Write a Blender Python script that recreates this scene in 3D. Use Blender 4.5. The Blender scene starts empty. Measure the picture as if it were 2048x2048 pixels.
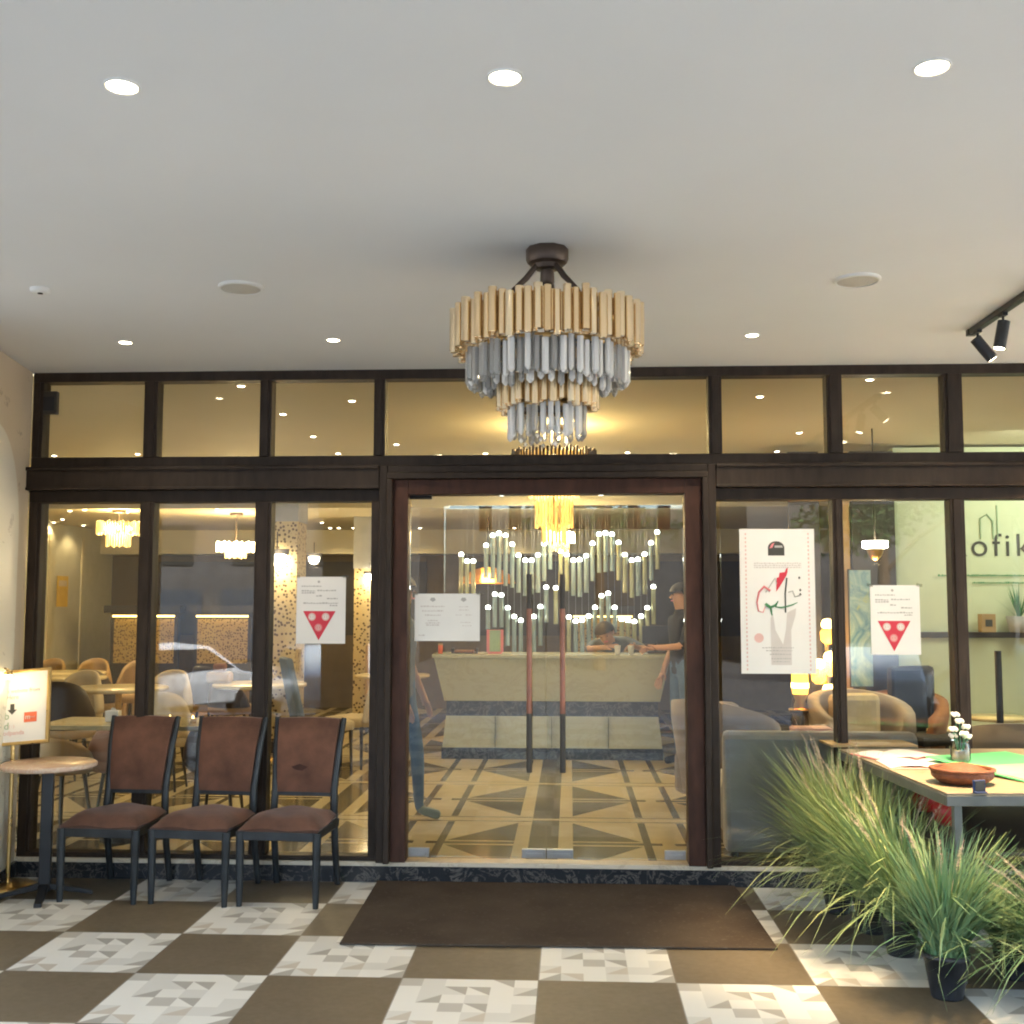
import bpy, bmesh, math, random
from math import sin, cos, pi, radians
from mathutils import Vector, Matrix
random.seed(7)
sc = bpy.context.scene
col = sc.collection
# ------------------------------------------------------------------ camera
YAW, PIT, ROL = .0521, .0846, .0011
CAM = Vector((2.5457, -6.7087, 1.6345))
fw = Vector((-sin(YAW)*cos(PIT), cos(YAW)*cos(PIT), sin(PIT)))
rt = fw.cross(Vector((0, 0, 1))).normalized(); up = rt.cross(fw)
r2 = cos(ROL)*rt + sin(ROL)*up; u2 = -sin(ROL)*rt + cos(ROL)*up
cd = bpy.data.cameras.new('camera'); cam = bpy.data.objects.new('camera', cd); col.objects.link(cam)
cd.sensor_width = 36; cd.lens = 36*2222.29/2048; cd.clip_start = .05; cd.clip_end = 500
m = Matrix((r2, u2, -fw)).transposed().to_4x4(); m.translation = CAM; cam.matrix_world = m
sc.camera = cam
# ------------------------------------------------------------------ world + sun (overcast evening daylight)
w = bpy.data.worlds.new('World'); sc.world = w; w.use_nodes = True
nt = w.node_tree; bg = nt.nodes['Background']
sky = nt.nodes.new('ShaderNodeTexSky'); sky.sky_type = 'NISHITA'; sky.sun_disc = False
SUN_EL, SUN_AZ = radians(50), radians(18)
sky.sun_elevation = SUN_EL; sky.sun_rotation = SUN_AZ; sky.air_density = 1.0; sky.dust_density = 2; sky.ozone_density = 1.5
nt.links.new(sky.outputs[0], bg.inputs[0]); bg.inputs[1].default_value = .15
sl = bpy.data.lights.new('sun', 'SUN'); sl.energy = 4.0; sl.angle = radians(12); sl.color = (1, .98, .95)
so = bpy.data.objects.new('sun', sl); col.objects.link(so)
sd = Vector((sin(SUN_AZ)*cos(SUN_EL), cos(SUN_AZ)*cos(SUN_EL), sin(SUN_EL)))   # towards the sun: high behind the building
so.rotation_euler = sd.to_track_quat('Z', 'Y').to_euler()
sc.view_settings.view_transform = 'Standard'; sc.view_settings.look = 'None'
sc.view_settings.exposure = 3.86; sc.view_settings.gamma = 1
sc.view_settings.use_white_balance = True; sc.view_settings.white_balance_temperature = 6900; sc.view_settings.white_balance_tint = 9
sc.render.engine = 'CYCLES'
sc.cycles.use_denoising = True
sc.cycles.max_bounces = 10; sc.cycles.transparent_max_bounces = 24; sc.cycles.transmission_bounces = 8
sc.cycles.diffuse_bounces = 5; sc.cycles.glossy_bounces = 4
sc.cycles.sample_clamp_indirect = 4; sc.cycles.caustics_reflective = False; sc.cycles.caustics_refractive = False
sc.cycles.filter_width = 2.0

# ------------------------------------------------------------------ helpers
def at(px, py, y=None, z=None):
    """the point of the plane y=.. or z=.. that shows at this pixel of the photograph"""
    d = fw + r2*((px-1024)/2222.29) - u2*((py-1024)/2222.29)
    t = (y-CAM.y)/d.y if y is not None else (z-CAM.z)/d.z
    return CAM + d*t

class X:
    """node maths with operators"""
    nt = None
    def __init__(s, o): s.o = o
    def _m(s, op, *a):
        n = X.nt.nodes.new('ShaderNodeMath'); n.operation = op
        for i, v in enumerate((s,)+a):
            if isinstance(v, X): X.nt.links.new(v.o, n.inputs[i])
            else: n.inputs[i].default_value = v
        return X(n.outputs[0])
    def __add__(s, b): return s._m('ADD', b)
    __radd__ = __add__
    def __sub__(s, b): return s._m('SUBTRACT', b)
    def __rsub__(s, b): return (s*-1)+b
    def __mul__(s, b): return s._m('MULTIPLY', b)
    __rmul__ = __mul__
    def __truediv__(s, b): return s._m('DIVIDE', b)
    def lt(s, b): return s._m('LESS_THAN', b)
    def gt(s, b): return s._m('GREATER_THAN', b)
    def floor(s): return s._m('FLOOR')
    def abs(s): return s._m('ABSOLUTE')
    def mod(s, b): return s._m('FLOORED_MODULO', b)
    def min(s, b): return s._m('MINIMUM', b)
    def max(s, b): return s._m('MAXIMUM', b)
def mixc(fac, a, b):
    n = X.nt.nodes.new('ShaderNodeMix'); n.data_type = 'RGBA'
    for i, v in ((0, fac), (6, a), (7, b)):
        if isinstance(v, X): X.nt.links.new(v.o, n.inputs[i])
        elif isinstance(v, bpy.types.NodeSocket): X.nt.links.new(v, n.inputs[i])
        elif i == 0: n.inputs[0].default_value = v
        else: n.inputs[i].default_value = (*v, 1)
    return n.outputs[2]
def noise(scale, detail=4, coord='Object', rough=.55, dist=0, stretch=None):
    n = X.nt.nodes.new('ShaderNodeTexNoise'); n.inputs['Scale'].default_value = scale
    n.inputs['Detail'].default_value = detail; n.inputs['Roughness'].default_value = rough; n.inputs['Distortion'].default_value = dist
    c = X.nt.nodes.new('ShaderNodeTexCoord'); o = c.outputs[coord]
    if stretch:
        mp = X.nt.nodes.new('ShaderNodeMapping'); mp.inputs['Scale'].default_value = stretch; X.nt.links.new(o, mp.inputs[0]); o = mp.outputs[0]
    X.nt.links.new(o, n.inputs['Vector']); return X(n.outputs[0])
def ramp(x, a, b):
    n = X.nt.nodes.new('ShaderNodeMapRange'); n.inputs[1].default_value = a; n.inputs[2].default_value = b
    X.nt.links.new(x.o, n.inputs[0]); return X(n.outputs[0])
def new(name):
    mt = bpy.data.materials.new(name); mt.use_nodes = True; X.nt = mt.node_tree
    return mt, mt.node_tree.nodes['Principled BSDF']
def pos():
    g = X.nt.nodes.new('ShaderNodeNewGeometry'); s = X.nt.nodes.new('ShaderNodeSeparateXYZ'); X.nt.links.new(g.outputs['Position'], s.inputs[0])
    return X(s.outputs[0]), X(s.outputs[1]), X(s.outputs[2])
def link(o, i): X.nt.links.new(o.o if isinstance(o, X) else o, i)
def bump(bs, h, strength=.2, dist=.01):
    b = X.nt.nodes.new('ShaderNodeBump'); b.inputs['Strength'].default_value = strength; b.inputs['Distance'].default_value = dist
    link(h, b.inputs['Height']); link(b.outputs[0], bs.inputs['Normal'])
def mat(name, c, rough=.5, metal=0, var=.12, scale=6, bmp=0, bscale=60, stretch=None, spec=.5, coat=0, trans=0, ior=1.45, sheen=0):
    mt, b = new(name)
    n = noise(scale, stretch=stretch)
    lo = tuple(max(0, v*(1-var)) for v in c); hi = tuple(min(1, v*(1+var)) for v in c)
    link(mixc(ramp(n, .3, .7), lo, hi), b.inputs['Base Color'])
    n2 = noise(scale*3); link(ramp(n2, -1.5, 2.5)*0.2 + (rough-.1), b.inputs['Roughness'])
    b.inputs['Metallic'].default_value = metal; b.inputs['Specular IOR Level'].default_value = spec
    b.inputs['Coat Weight'].default_value = coat; b.inputs['Transmission Weight'].default_value = trans; b.inputs['IOR'].default_value = ior
    b.inputs['Sheen Weight'].default_value = sheen
    if bmp: bump(b, noise(bscale), bmp)
    return mt
EM, EL = .235, .19      # lit surfaces and lamps against the daylight
def emit(name, c, s):
    s *= EM
    mt, b = new(name); b.inputs['Base Color'].default_value = (*c, 1); b.inputs['Emission Color'].default_value = (*c, 1)
    b.inputs['Emission Strength'].default_value = s; return mt

M = {}
M['ceiling'] = mat('ceiling_paint', (.78, .78, .765), .8, var=.03, scale=.7, bmp=.05, bscale=40)
M['ceiling_in'] = mat('interior_ceiling_paint', (.56, .51, .37), .7, var=.04, scale=.8)
M['wood'] = mat('dark_stained_wood', (.030, .020, .014), .5, var=.35, scale=5, stretch=(4, 4, 1), bmp=.08, bscale=30, spec=.3)
M['woodred'] = mat('red_brown_wood', (.058, .024, .015), .5, var=.35, scale=5, stretch=(4, 4, 1), bmp=.08, spec=.3)
M['copperwood'] = mat('polished_red_wood', (.26, .085, .045), .3, var=.25, scale=9, coat=.3)
M['blackwood'] = mat('worn_black_painted_wood', (.018, .022, .026), .42, var=.4, scale=12, bmp=.06)
M['velvet'] = mat('brown_velvet', (.115, .050, .031), .85, var=.42, scale=6, bmp=.15, bscale=120, sheen=.12)
M['velvetdark'] = mat('darkened_velvet', (.065, .027, .02), .9, var=.3, scale=14)
M['black'] = mat('black_metal', (.016, .018, .022), .4, var=.2)
M['brass'] = mat('brushed_brass', (.70, .48, .20), .28, metal=1, var=.1)
def goldtube():
    mt, b = new('gold_satin_tube'); oi = X.nt.nodes.new('ShaderNodeObjectInfo'); f = X(oi.outputs['Random'])
    link(mixc(f, (.93, .79, .58), (.82, .62, .38)), b.inputs['Base Color']); b.inputs['Metallic'].default_value = 1
    link(f*.10+.14, b.inputs['Roughness']); return mt
M['goldtube'] = goldtube()
M['bronze'] = mat('dark_bronze', (.09, .065, .05), .45, metal=.6)
M['steel'] = mat('brushed_steel', (.45, .46, .46), .3, metal=1)
M['paper'] = mat('white_paper', (.78, .77, .75), .7, var=.02)
M['redink'] = mat('red_ink', (.62, .04, .07), .6, var=.08)
M['pinkink'] = mat('pale_pink_ink', (.70, .45, .42), .6, var=.05)
M['softred'] = mat('light_red_print', (.72, .22, .24), .6, var=.08)
M['greyink'] = mat('grey_print', (.42, .41, .40), .7, var=.1)
M['paleink'] = mat('pale_grey_print', (.60, .56, .54), .7, var=.05)
M['darkink'] = mat('dark_print', (.06, .06, .055), .6)
M['greenink'] = mat('green_ink', (.05, .22, .09), .6)
M['palegreen'] = mat('pale_green_print', (.30, .42, .28), .6)
M['orange'] = mat('orange_red_print', (.75, .16, .08), .6)
M['cream'] = mat('cream_fabric', (.55, .45, .30), .8, var=.1, bmp=.1)
M['tan'] = mat('tan_leather', (.38, .25, .12), .5, var=.12)
M['darkbrown'] = mat('dark_brown_leather', (.035, .022, .02), .45)
M['taupe'] = mat('taupe_velvet', (.28, .23, .20), .8, var=.12, scale=3, sheen=.3)
M['greyvelvet'] = mat('grey_velvet', (.34, .34, .34), .8, var=.15, scale=3, sheen=.3)
M['rust'] = mat('rust_brown_fabric', (.28, .13, .075), .8)
M['creamstone'] = mat('cream_table_stone', (.68, .56, .34), .2, var=.15, scale=4)
M['plastic_black'] = mat('black_plastic_pot', (.02, .022, .027), .45)
M['amber'] = mat('amber_glass', (.75, .30, .05), .25, trans=.3)
M['doormat'] = mat('dark_brown_rubber_mat', (.055, .042, .034), .9, var=.2, scale=3, bmp=.5, bscale=260)
M['whitecer'] = mat('white_plastic', (.75, .75, .72), .5, var=.03)
M['grille'] = mat('speaker_grille', (.55, .52, .46), .6, var=.05, bmp=.4, bscale=300)
def ribmat():
    mt, b = new('ribbed_brown_mat'); wv = X.nt.nodes.new('ShaderNodeTexWave'); wv.inputs['Scale'].default_value = 22; wv.inputs['Distortion'].default_value = .3; wv.bands_direction = 'Y'
    c = X.nt.nodes.new('ShaderNodeTexCoord'); link(c.outputs['Object'], wv.inputs['Vector']); n = noise(2.5, 6); n2 = noise(45, 3)
    c0 = mixc(ramp(n, .3, .75), (.050, .036, .027), (.078, .060, .045)); c0 = mixc(ramp(n2, .58, .72)*.35, c0, (.13, .11, .09))
    link(c0, b.inputs['Base Color']); b.inputs['Roughness'].default_value = .95; b.inputs['Specular IOR Level'].default_value = .15; bump(b, X(wv.outputs['Fac'])+noise(220, 2)*.6, .5, .004); return mt
M['doormat'] = ribmat()
M['basket'] = mat('rust_brown_basket', (.15, .048, .02), .6, var=.3, scale=30, bmp=.6, bscale=90)
M['tablegrey'] = mat('galvanised_grey_table', (.13, .135, .13), .45, metal=.4, var=.15)
M['tabletop'] = mat('pale_wood_tabletop', (.24, .19, .13), .4, var=.25, scale=4, stretch=(1, 8, 1))
M['jeans'] = mat('blue_denim', (.08, .14, .22), .85, var=.2)
M['shirt'] = mat('blue_grey_shirt', (.13, .16, .19), .85)
M['blackcloth'] = mat('black_cloth', (.02, .02, .024), .85)
M['pinkcloth'] = mat('pink_cloth', (.6, .38, .38), .85)
M['skin'] = mat('skin', (.50, .28, .18), .5, var=.06)
M['hair'] = mat('black_hair', (.012, .011, .012), .5, bmp=.3, bscale=150)
M['shoe'] = mat('grey_green_canvas_shoe', (.20, .25, .22), .8)
M['red'] = mat('red_lacquer', (.50, .03, .03), .35)
M['navy'] = mat('navy_cloth', (.03, .05, .13), .8)
M['green'] = mat('bright_green_card', (.10, .50, .20), .4)
M['yellowsheet'] = mat('yellow_paper', (.62, .40, .05), .7)
M['wallgreen'] = mat('pale_green_wall_paint', (.58, .64, .46), .7, var=.03)
M['wallbrown'] = mat('olive_brown_wallpaper', (.13, .095, .05), .8, var=.1)
M['wallgreyc'] = mat('grey_cream_panel', (.50, .48, .38), .7, var=.06)
M['darkpanel'] = mat('dark_panel', (.045, .038, .032), .5)
M['asphalt'] = mat('asphalt', (.05, .05, .052), .9, var=.2, scale=2, bmp=.4, bscale=80)
M['kerbstone'] = mat('concrete', (.46, .45, .43), .9, var=.1)
M['carwhite'] = mat('white_car_paint', (.50, .53, .57), .25, coat=1, var=.02)
M['carsilver'] = mat('silver_blue_car_paint', (.38, .45, .52), .25, coat=1, var=.02)
M['cardark'] = mat('dark_blue_car_paint', (.03, .05, .08), .25, coat=1, var=.02)
M['carglass'] = mat('dark_car_glass', (.02, .025, .03), .08, var=.0)
M['tyre'] = mat('tyre_rubber', (.02, .02, .02), .8)
M['facade_dark'] = mat('darkened_plaster', (.075, .075, .078), .85, var=.25, scale=1)  # plaster colour darkened to dim the building's reflection in the door glass
M['facade_far'] = mat('plastered_facade', (.19, .19, .185), .85, var=.1, scale=1)
M['bark'] = mat('bark', (.12, .08, .05), .9, bmp=.6)
M['leaf'] = mat('tree_leaves', (.05, .10, .03), .6, var=.4, scale=2)
M['crystal_cap'] = M['brass']

def glass_mat(name, tint=(1, 1, 1), rough=0, boost=1.0):
    mt, b = new(name); X.nt.nodes.remove(b); out = X.nt.nodes['Material Output']
    tr = X.nt.nodes.new('ShaderNodeBsdfTransparent'); tr.inputs[0].default_value = (*tint, 1)
    gl = X.nt.nodes.new('ShaderNodeBsdfGlossy'); gl.inputs['Roughness'].default_value = rough
    fr = X.nt.nodes.new('ShaderNodeFresnel'); fr.inputs['IOR'].default_value = 1.52
    mx = X.nt.nodes.new('ShaderNodeMixShader'); link(X(fr.outputs[0])*boost, mx.inputs[0])
    link(tr.outputs[0], mx.inputs[1]); link(gl.outputs[0], mx.inputs[2]); link(mx.outputs[0], out.inputs[0]); return mt
M['glass'] = glass_mat('window_glass', (.93, .94, .91), 0, .9)
M['clearglass'] = glass_mat('clear_glass', (.95, .97, .95))
def crystal_mat():
    mt, b = new('cut_crystal'); out = X.nt.nodes['Material Output']
    b.inputs['Base Color'].default_value = (1, .975, .93, 1); b.inputs['Roughness'].default_value = .02
    oi = X.nt.nodes.new('ShaderNodeObjectInfo'); link(X(oi.outputs['Random']).gt(.5)*.40+.30, b.inputs['Transmission Weight']);  b.inputs['IOR'].default_value = 1.5; b.inputs['Specular IOR Level'].default_value = .8
    return mt
M['crystal'] = crystal_mat()
def crystal_lit(name, c, s):
    mt, b = new(name); n = noise(60, stretch=(1, 1, .2))
    b.inputs['Base Color'].default_value = (.8, .7, .5, 1); b.inputs['Roughness'].default_value = .15
    b.inputs['Emission Color'].default_value = (*c, 1); link(ramp(n, .35, .75)*s*EM, b.inputs['Emission Strength']); return mt
M['crystal_lit'] = crystal_lit('glowing_crystal', (1, .50, .10), 1.1)
M['lamp'] = emit('lit_lamp', (1, .86, .62), 14)
M['lamphot'] = emit('very_bright_lamp', (1, .82, .5), 26)
M['lampw'] = emit('lit_lamp_white', (1, .94, .82), 9)
M['lampdim'] = emit('lit_lamp_small', (1, .80, .48), 5)
M['strip'] = emit('warm_light_strip', (1, .70, .22), 2.2)
M['tubetip'] = emit('white_bulb', (.92, 1, .97), 5)
M['amberlit'] = emit('lit_amber_glass', (1, .42, .06), 1.6)
M['candle'] = emit('warm_candle_bulb', (1, .66, .22), 5)

def marble(name, base, vein, scale=2.5, lo=.46, hi=.50, rough=.3, sparse=False):
    mt, b = new(name); n = noise(scale, 8, dist=1.5, rough=.65); n2 = noise(scale*.6, 3)
    v = ramp((n-.5).abs()*(1 if not sparse else 1) + (ramp(noise(scale*1.7, 2), .38, .5) if sparse else 0), .0, .03 if not sparse else .022)
    c = mixc(v, vein, base); c = mixc(ramp(n2, .3, .7)*.35, c, tuple(x*.8 for x in base))
    link(c, b.inputs['Base Color']); b.inputs['Roughness'].default_value = rough; return mt
M['marble_dark'] = marble('black_marble', (.018, .021, .026), (.14, .13, .12), 7, rough=.25)
M['marble_cream'] = marble('cream_marble', (.60, .53, .42), (.45, .38, .28), 3)
M['marble_pink'] = marble('pink_marble', (.62, .42, .32), (.70, .58, .45), 4, rough=.25)
M['marble_wall'] = marble('veined_beige_wall', (.66, .54, .40), (.30, .20, .13), 3.2, rough=.4, sparse=True)
M['marble_white'] = marble('veined_white_marble', (.80, .74, .62), (.48, .42, .34), 2, rough=.35, sparse=True)
M['desk'] = marble('cream_desk_stone', (.44, .45, .34), (.39, .39, .29), 3, rough=.25)

def floor_out():
    mt, b = new('checkerboard_tile'); x, y, z = pos()
    tx = (x*1.0 + .0)/.6; ty = (-.481 - y)/.6
    i, j = tx.floor(), ty.floor(); u, v = tx-i, ty-j
    par = (i+j).mod(2)          # 0 brown, 1 patterned
    cu, cv = u*6, v*6; a, c = cu.floor(), cv.floor(); fu, fv = cu-a, cv-c
    def wn(k, *vs):
        cb = X.nt.nodes.new('ShaderNodeCombineXYZ')
        for q, s in enumerate(vs): link(s + (k if q == 2 else 0), cb.inputs[q])
        n = X.nt.nodes.new('ShaderNodeTexWhiteNoise'); n.noise_dimensions = '3D'; link(cb.outputs[0], n.inputs[0]); return X(n.outputs[0])
    z0 = (i*0)
    ra, rb, rc, rd = wn(1.3, a, c, z0), wn(2.7, a, c, z0), wn(5.1, a, c, z0), wn(8.9, a, c, z0)
    tri1 = fu.gt(fv); tri2 = (fu+fv).gt(1)
    tri = mixv(rd.gt(.5), tri1, tri2)
    first = ra.gt(.90); second = rb.gt(.70)*tri           # whole grey cells, and half cells
    light = (.70, .70, .665); lt2 = (.60, .60, .57); g1 = (.36, .35, .32); g2 = (.44, .43, .40)
    base = mixc(rc.gt(.55), light, lt2); base = mixc(rc.gt(.85)*tri, base, (.50, .46, .40))
    base = mixc(second, base, g1); base = mixc(first*(second*-1+1), base, g2)
    n = noise(2.2, 5, 'Object'); n3 = noise(30, 3, 'Object')
    brown = mixc(ramp(n3, .3, .7), (.122, .097, .064), (.150, .120, .083))
    colr = mixc(par, brown, base)
    grout = (u.lt(.009)).max(v.lt(.009)); colr = mixc(grout*.8, colr, (.16, .14, .12))
    colr = mixc(ramp(n, .3, .9)*.12, colr, (.22, .19, .15))
    link(colr, b.inputs['Base Color']); link(ramp(noise(5, 4), .2, .8)*.12+.42, b.inputs['Roughness'])
    b.inputs['Specular IOR Level'].default_value = .3
    return mt
def mixv(f, a, b):
    return a*(f*-1+1) + b*f
M['floor_out'] = floor_out()
def floor_in():
    mt, b = new('geometric_marble_floor'); x, y, z = pos()
    xx = ((x-2.37+.8).mod(1.6)-.8).abs(); yy = ((y-.57+.8).mod(1.6)-.8).abs()
    d1 = xx.lt(.095)*yy.lt(.77)
    d2 = xx.gt(.64)*xx.lt(.69)*yy.lt(.70)
    d3 = xx.gt(.19)*xx.lt(.76)*yy.lt(.035)
    d4 = xx.gt(.19)*xx.lt(.63)*yy.gt(.07)*(((xx-.19)*-1.36+.67) - yy).gt(0)
    d5 = yy.gt(.715)*yy.lt(.735)*xx.gt(.10)
    dark = d1.max(d2).max(d3).max(d4).max(d5)
    n = noise(3, 6, dist=1)
    cr = mixc(ramp(n, .3, .7), (.56, .47, .30), (.64, .55, .37)); dk = mixc(ramp(n, .3, .7), (.13, .115, .08), (.19, .165, .12))
    link(mixc(dark, cr, dk), b.inputs['Base Color']); b.inputs['Roughness'].default_value = .14; return mt
M['floor_in'] = floor_in()
def pierced(name, s=12, base=(.62, .50, .28), hole=(.06, .04, .02)):
    mt, b = new(name); g = X.nt.nodes.new('ShaderNodeTexVoronoi'); g.feature = 'F1'; g.inputs['Scale'].default_value = s; g.inputs['Randomness'].default_value = .75
    c = X.nt.nodes.new('ShaderNodeTexCoord'); link(c.outputs['Object'], g.inputs['Vector'])
    link(mixc(ramp(X(g.outputs['Distance']), .30, .38), hole, base), b.inputs['Base Color']); b.inputs['Roughness'].default_value = .6; return mt
M['pierced'] = pierced('pierced_cream_screen', 24, (.52, .40, .20), (.10, .06, .025))
M['pierced2'] = pierced('pierced_gold_screen', 34, (.36, .25, .09), (.07, .04, .015))
def painting():
    mt, b = new('abstract_painting'); n = noise(3, 4, dist=2); n2 = noise(5, 3, dist=1)
    c = mixc(ramp(n, .35, .6), (.05, .16, .28), (.28, .40, .40)); c = mixc(ramp(n2, .6, .68), c, (.35, .38, .08)); link(c, b.inputs['Base Color']); return mt
M['painting'] = painting()
def grass_mat():
    mt, b = new('grass_blades'); oi = X.nt.nodes.new('ShaderNodeAttribute'); oi.attribute_name = 'tone'
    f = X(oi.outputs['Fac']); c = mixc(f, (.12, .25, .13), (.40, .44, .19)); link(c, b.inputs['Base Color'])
    b.inputs['Roughness'].default_value = .5; return mt
M['grass'] = grass_mat()
M['plume'] = mat('pink_beige_plume', (.52, .40, .33), .9, var=.2, scale=40)

class MB:
    """collects shapes into one mesh"""
    def __init__(s): s.v = []; s.f = []; s.mi = []; s.sm = []; s.cur = 0
    def add(s, vs, fs, smooth=False):
        o = len(s.v); s.v += [tuple(q) for q in vs]
        for f in fs: s.f.append([i+o for i in f]); s.mi.append(s.cur); s.sm.append(smooth)
        return s
    def box(s, a, b):
        (x0, y0, z0), (x1, y1, z1) = a, b
        return s.add([(x0, y0, z0), (x1, y0, z0), (x1, y1, z0), (x0, y1, z0), (x0, y0, z1), (x1, y0, z1), (x1, y1, z1), (x0, y1, z1)],
                     [(0, 3, 2, 1), (4, 5, 6, 7), (0, 1, 5, 4), (1, 2, 6, 5), (2, 3, 7, 6), (3, 0, 4, 7)])
    def bar(s, p, q, r0, r1=None, n=12, cap=True):
        r1 = r0 if r1 is None else r1; p, q = Vector(p), Vector(q); d = (q-p).normalized()
        a = d.orthogonal().normalized(); b = d.cross(a); vs = []
        for c, r in ((p, r0), (q, r1)):
            for k in range(n): t = 2*pi*k/n; vs.append(c + a*cos(t)*r + b*sin(t)*r)
        s.add(vs, [(k, (k+1) % n, n+(k+1) % n, n+k) for k in range(n)], True)
        if cap: s.add(vs[:n], [tuple(range(n))[::-1]]); s.add(vs[n:], [tuple(range(n))])
        return s
    def tube(s, pts, rs, n=10):
        pts = [Vector(p) for p in pts]; vs = []; a = None
        if not hasattr(rs, '__len__'): rs = [rs]*len(pts)
        for k, p in enumerate(pts):
            d = (pts[min(k+1, len(pts)-1)] - pts[max(k-1, 0)]).normalized()
            a = d.orthogonal().normalized() if a is None else (a - d*a.dot(d)).normalized()
            b = d.cross(a)
            for j in range(n): t = 2*pi*j/n; vs.append(p + (a*cos(t)+b*sin(t))*rs[k])
        fs = [(k*n+j, k*n+(j+1) % n, (k+1)*n+(j+1) % n, (k+1)*n+j) for k in range(len(pts)-1) for j in range(n)]
        s.add(vs, fs, True); s.add(vs[:n], [tuple(range(n))[::-1]]); return s.add(vs[-n:], [tuple(range(n))])
    def lathe(s, prof, c=(0, 0, 0), n=32, sx=1, sy=1):
        vs = [(c[0]+r*cos(2*pi*k/n)*sx, c[1]+r*sin(2*pi*k/n)*sy, c[2]+z) for r, z in prof for k in range(n)]
        return s.add(vs, [(i*n+k, i*n+(k+1) % n, (i+1)*n+(k+1) % n, (i+1)*n+k) for i in range(len(prof)-1) for k in range(n)], True)
    def prism(s, pts, axis, d0, d1):
        """pts: 2D outline; axis 'y': pts are (x,z); 'x': (y,z); 'z': (x,y)"""
        def f(p, d): return (p[0], d, p[1]) if axis == 'y' else (d, p[0], p[1]) if axis == 'x' else (p[0], p[1], d)
        n = len(pts); vs = [f(p, d0) for p in pts] + [f(p, d1) for p in pts]
        return s.add(vs, [tuple(range(n)), tuple(range(2*n-1, n-1, -1))] + [(k, n+k, n+(k+1) % n, (k+1) % n) for k in range(n)])
    def build(s, name, mt, parent=None, bevel=0, loc=None, recalc=True, subsurf=0):
        me = bpy.data.meshes.new(name); me.from_pydata(s.v, [], s.f)
        mts = mt if isinstance(mt, (list, tuple)) else [mt]
        for q in mts: me.materials.append(M[q] if isinstance(q, str) else q)
        me.polygons.foreach_set('material_index', s.mi); me.polygons.foreach_set('use_smooth', s.sm)
        if recalc:
            bm = bmesh.new(); bm.from_mesh(me); bmesh.ops.recalc_face_normals(bm, faces=bm.faces); bm.to_mesh(me); bm.free()
        o = bpy.data.objects.new(name, me); col.objects.link(o)
        if parent: o.parent = parent
        if loc: o.location = loc
        if bevel:
            md = o.modifiers.new('bevel', 'BEVEL'); md.width = bevel; md.segments = 2; md.limit_method = 'ANGLE'; md.angle_limit = radians(50)
        if subsurf:
            md = o.modifiers.new('subd', 'SUBSURF'); md.levels = md.render_levels = subsurf
        return o
def tag(o, label=None, cat=None, group=None, kind=None):
    if label: o['label'] = label
    if cat: o['category'] = cat
    if group: o['group'] = group
    if kind: o['kind'] = kind
    return o
def thing(name, label, cat, loc=(0, 0, 0), rz=0, group=None, sc_=1):
    o = bpy.data.objects.new(name, None); col.objects.link(o); o.empty_display_size = .1
    o.location = loc; o.rotation_euler = (0, 0, rz); o.scale = (sc_,)*3
    return tag(o, label, cat, group)
def kids(o): return [c for c in bpy.data.objects if c.parent == o]
def copy_tree(o, parent=None, **kw):
    c = o.copy(); col.objects.link(c); c.parent = parent
    for ch in kids(o): copy_tree(ch, c)
    return c
def place(o, label, loc, rz=0, s=1):
    c = copy_tree(o); c['label'] = label; c.location = loc; c.rotation_euler = (0, 0, rz); c.scale = (s,)*3
    return c
def text(name, body, mt, parent, loc, size, rot=(pi/2, 0, 0), align='CENTER', ext=.0008, space=1):
    cu = bpy.data.curves.new(name, 'FONT'); cu.body = body; cu.size = size; cu.align_x = align; cu.extrude = ext; cu.space_character = space
    tmp = bpy.data.objects.new(name, cu); col.objects.link(tmp); dg = bpy.context.evaluated_depsgraph_get()
    me = bpy.data.meshes.new_from_object(tmp.evaluated_get(dg)); me.name = name; bpy.data.objects.remove(tmp)
    me.materials.clear(); me.materials.append(M[mt]); o = bpy.data.objects.new(name, me); col.objects.link(o); o.parent = parent; o.location = loc; o.rotation_euler = rot
    return o
def struct(o): o['kind'] = 'structure'; return o
def spot(name, loc, energy, size, color, parent=None, blend=.6, radius=.03, aim=None):
    l = bpy.data.lights.new(name, 'SPOT'); l.energy = energy*EL; l.spot_size = radians(size); l.spot_blend = blend; l.color = color; l.shadow_soft_size = radius
    o = bpy.data.objects.new(name, l); col.objects.link(o); o.location = loc
    if parent: o.parent = parent
    if aim: o.rotation_euler = (Vector(aim)-Vector(loc)).to_track_quat('-Z', 'Y').to_euler()
    return o
def point(name, loc, energy, color, radius=.08, parent=None):
    l = bpy.data.lights.new(name, 'POINT'); l.energy = energy*EL; l.color = color; l.shadow_soft_size = radius
    o = bpy.data.objects.new(name, l); col.objects.link(o); o.location = loc
    if parent: o.parent = parent
    return o

FZ = .12   # interior floor
# ================================================================== SETTING
struct(MB().box((-12, -9.0, -.2), (16, 0.0, 0)).build('floor', 'floor_out'))
struct(MB().box((-60, -10.4, -.7), (60, -9.0, -.02)).build('pavement', 'kerbstone'))
struct(MB().box((-80, -60, -.7), (80, -10.4, -.45)).build('road', 'asphalt'))
struct(MB().box((-9, -9.2, 3.09), (14, .02, 3.4)).build('ceiling', 'ceiling'))
struct(MB().box((-4.42, .02, -.2), (10, 12, FZ)).build('interior_floor', 'floor_in'))
struct(MB().box((-4.42, .12, 3.095), (10, 5.8, 3.35)).build('interior_ceiling', 'ceiling_in'))
struct(MB().box((-4.42, 5.8, 2.75), (10, 9.9, 3.35)).box((-4.42, 9.45, 2.40), (10, 9.9, 2.75)).build('lowered_ceiling', 'ceiling_in'))
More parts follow.
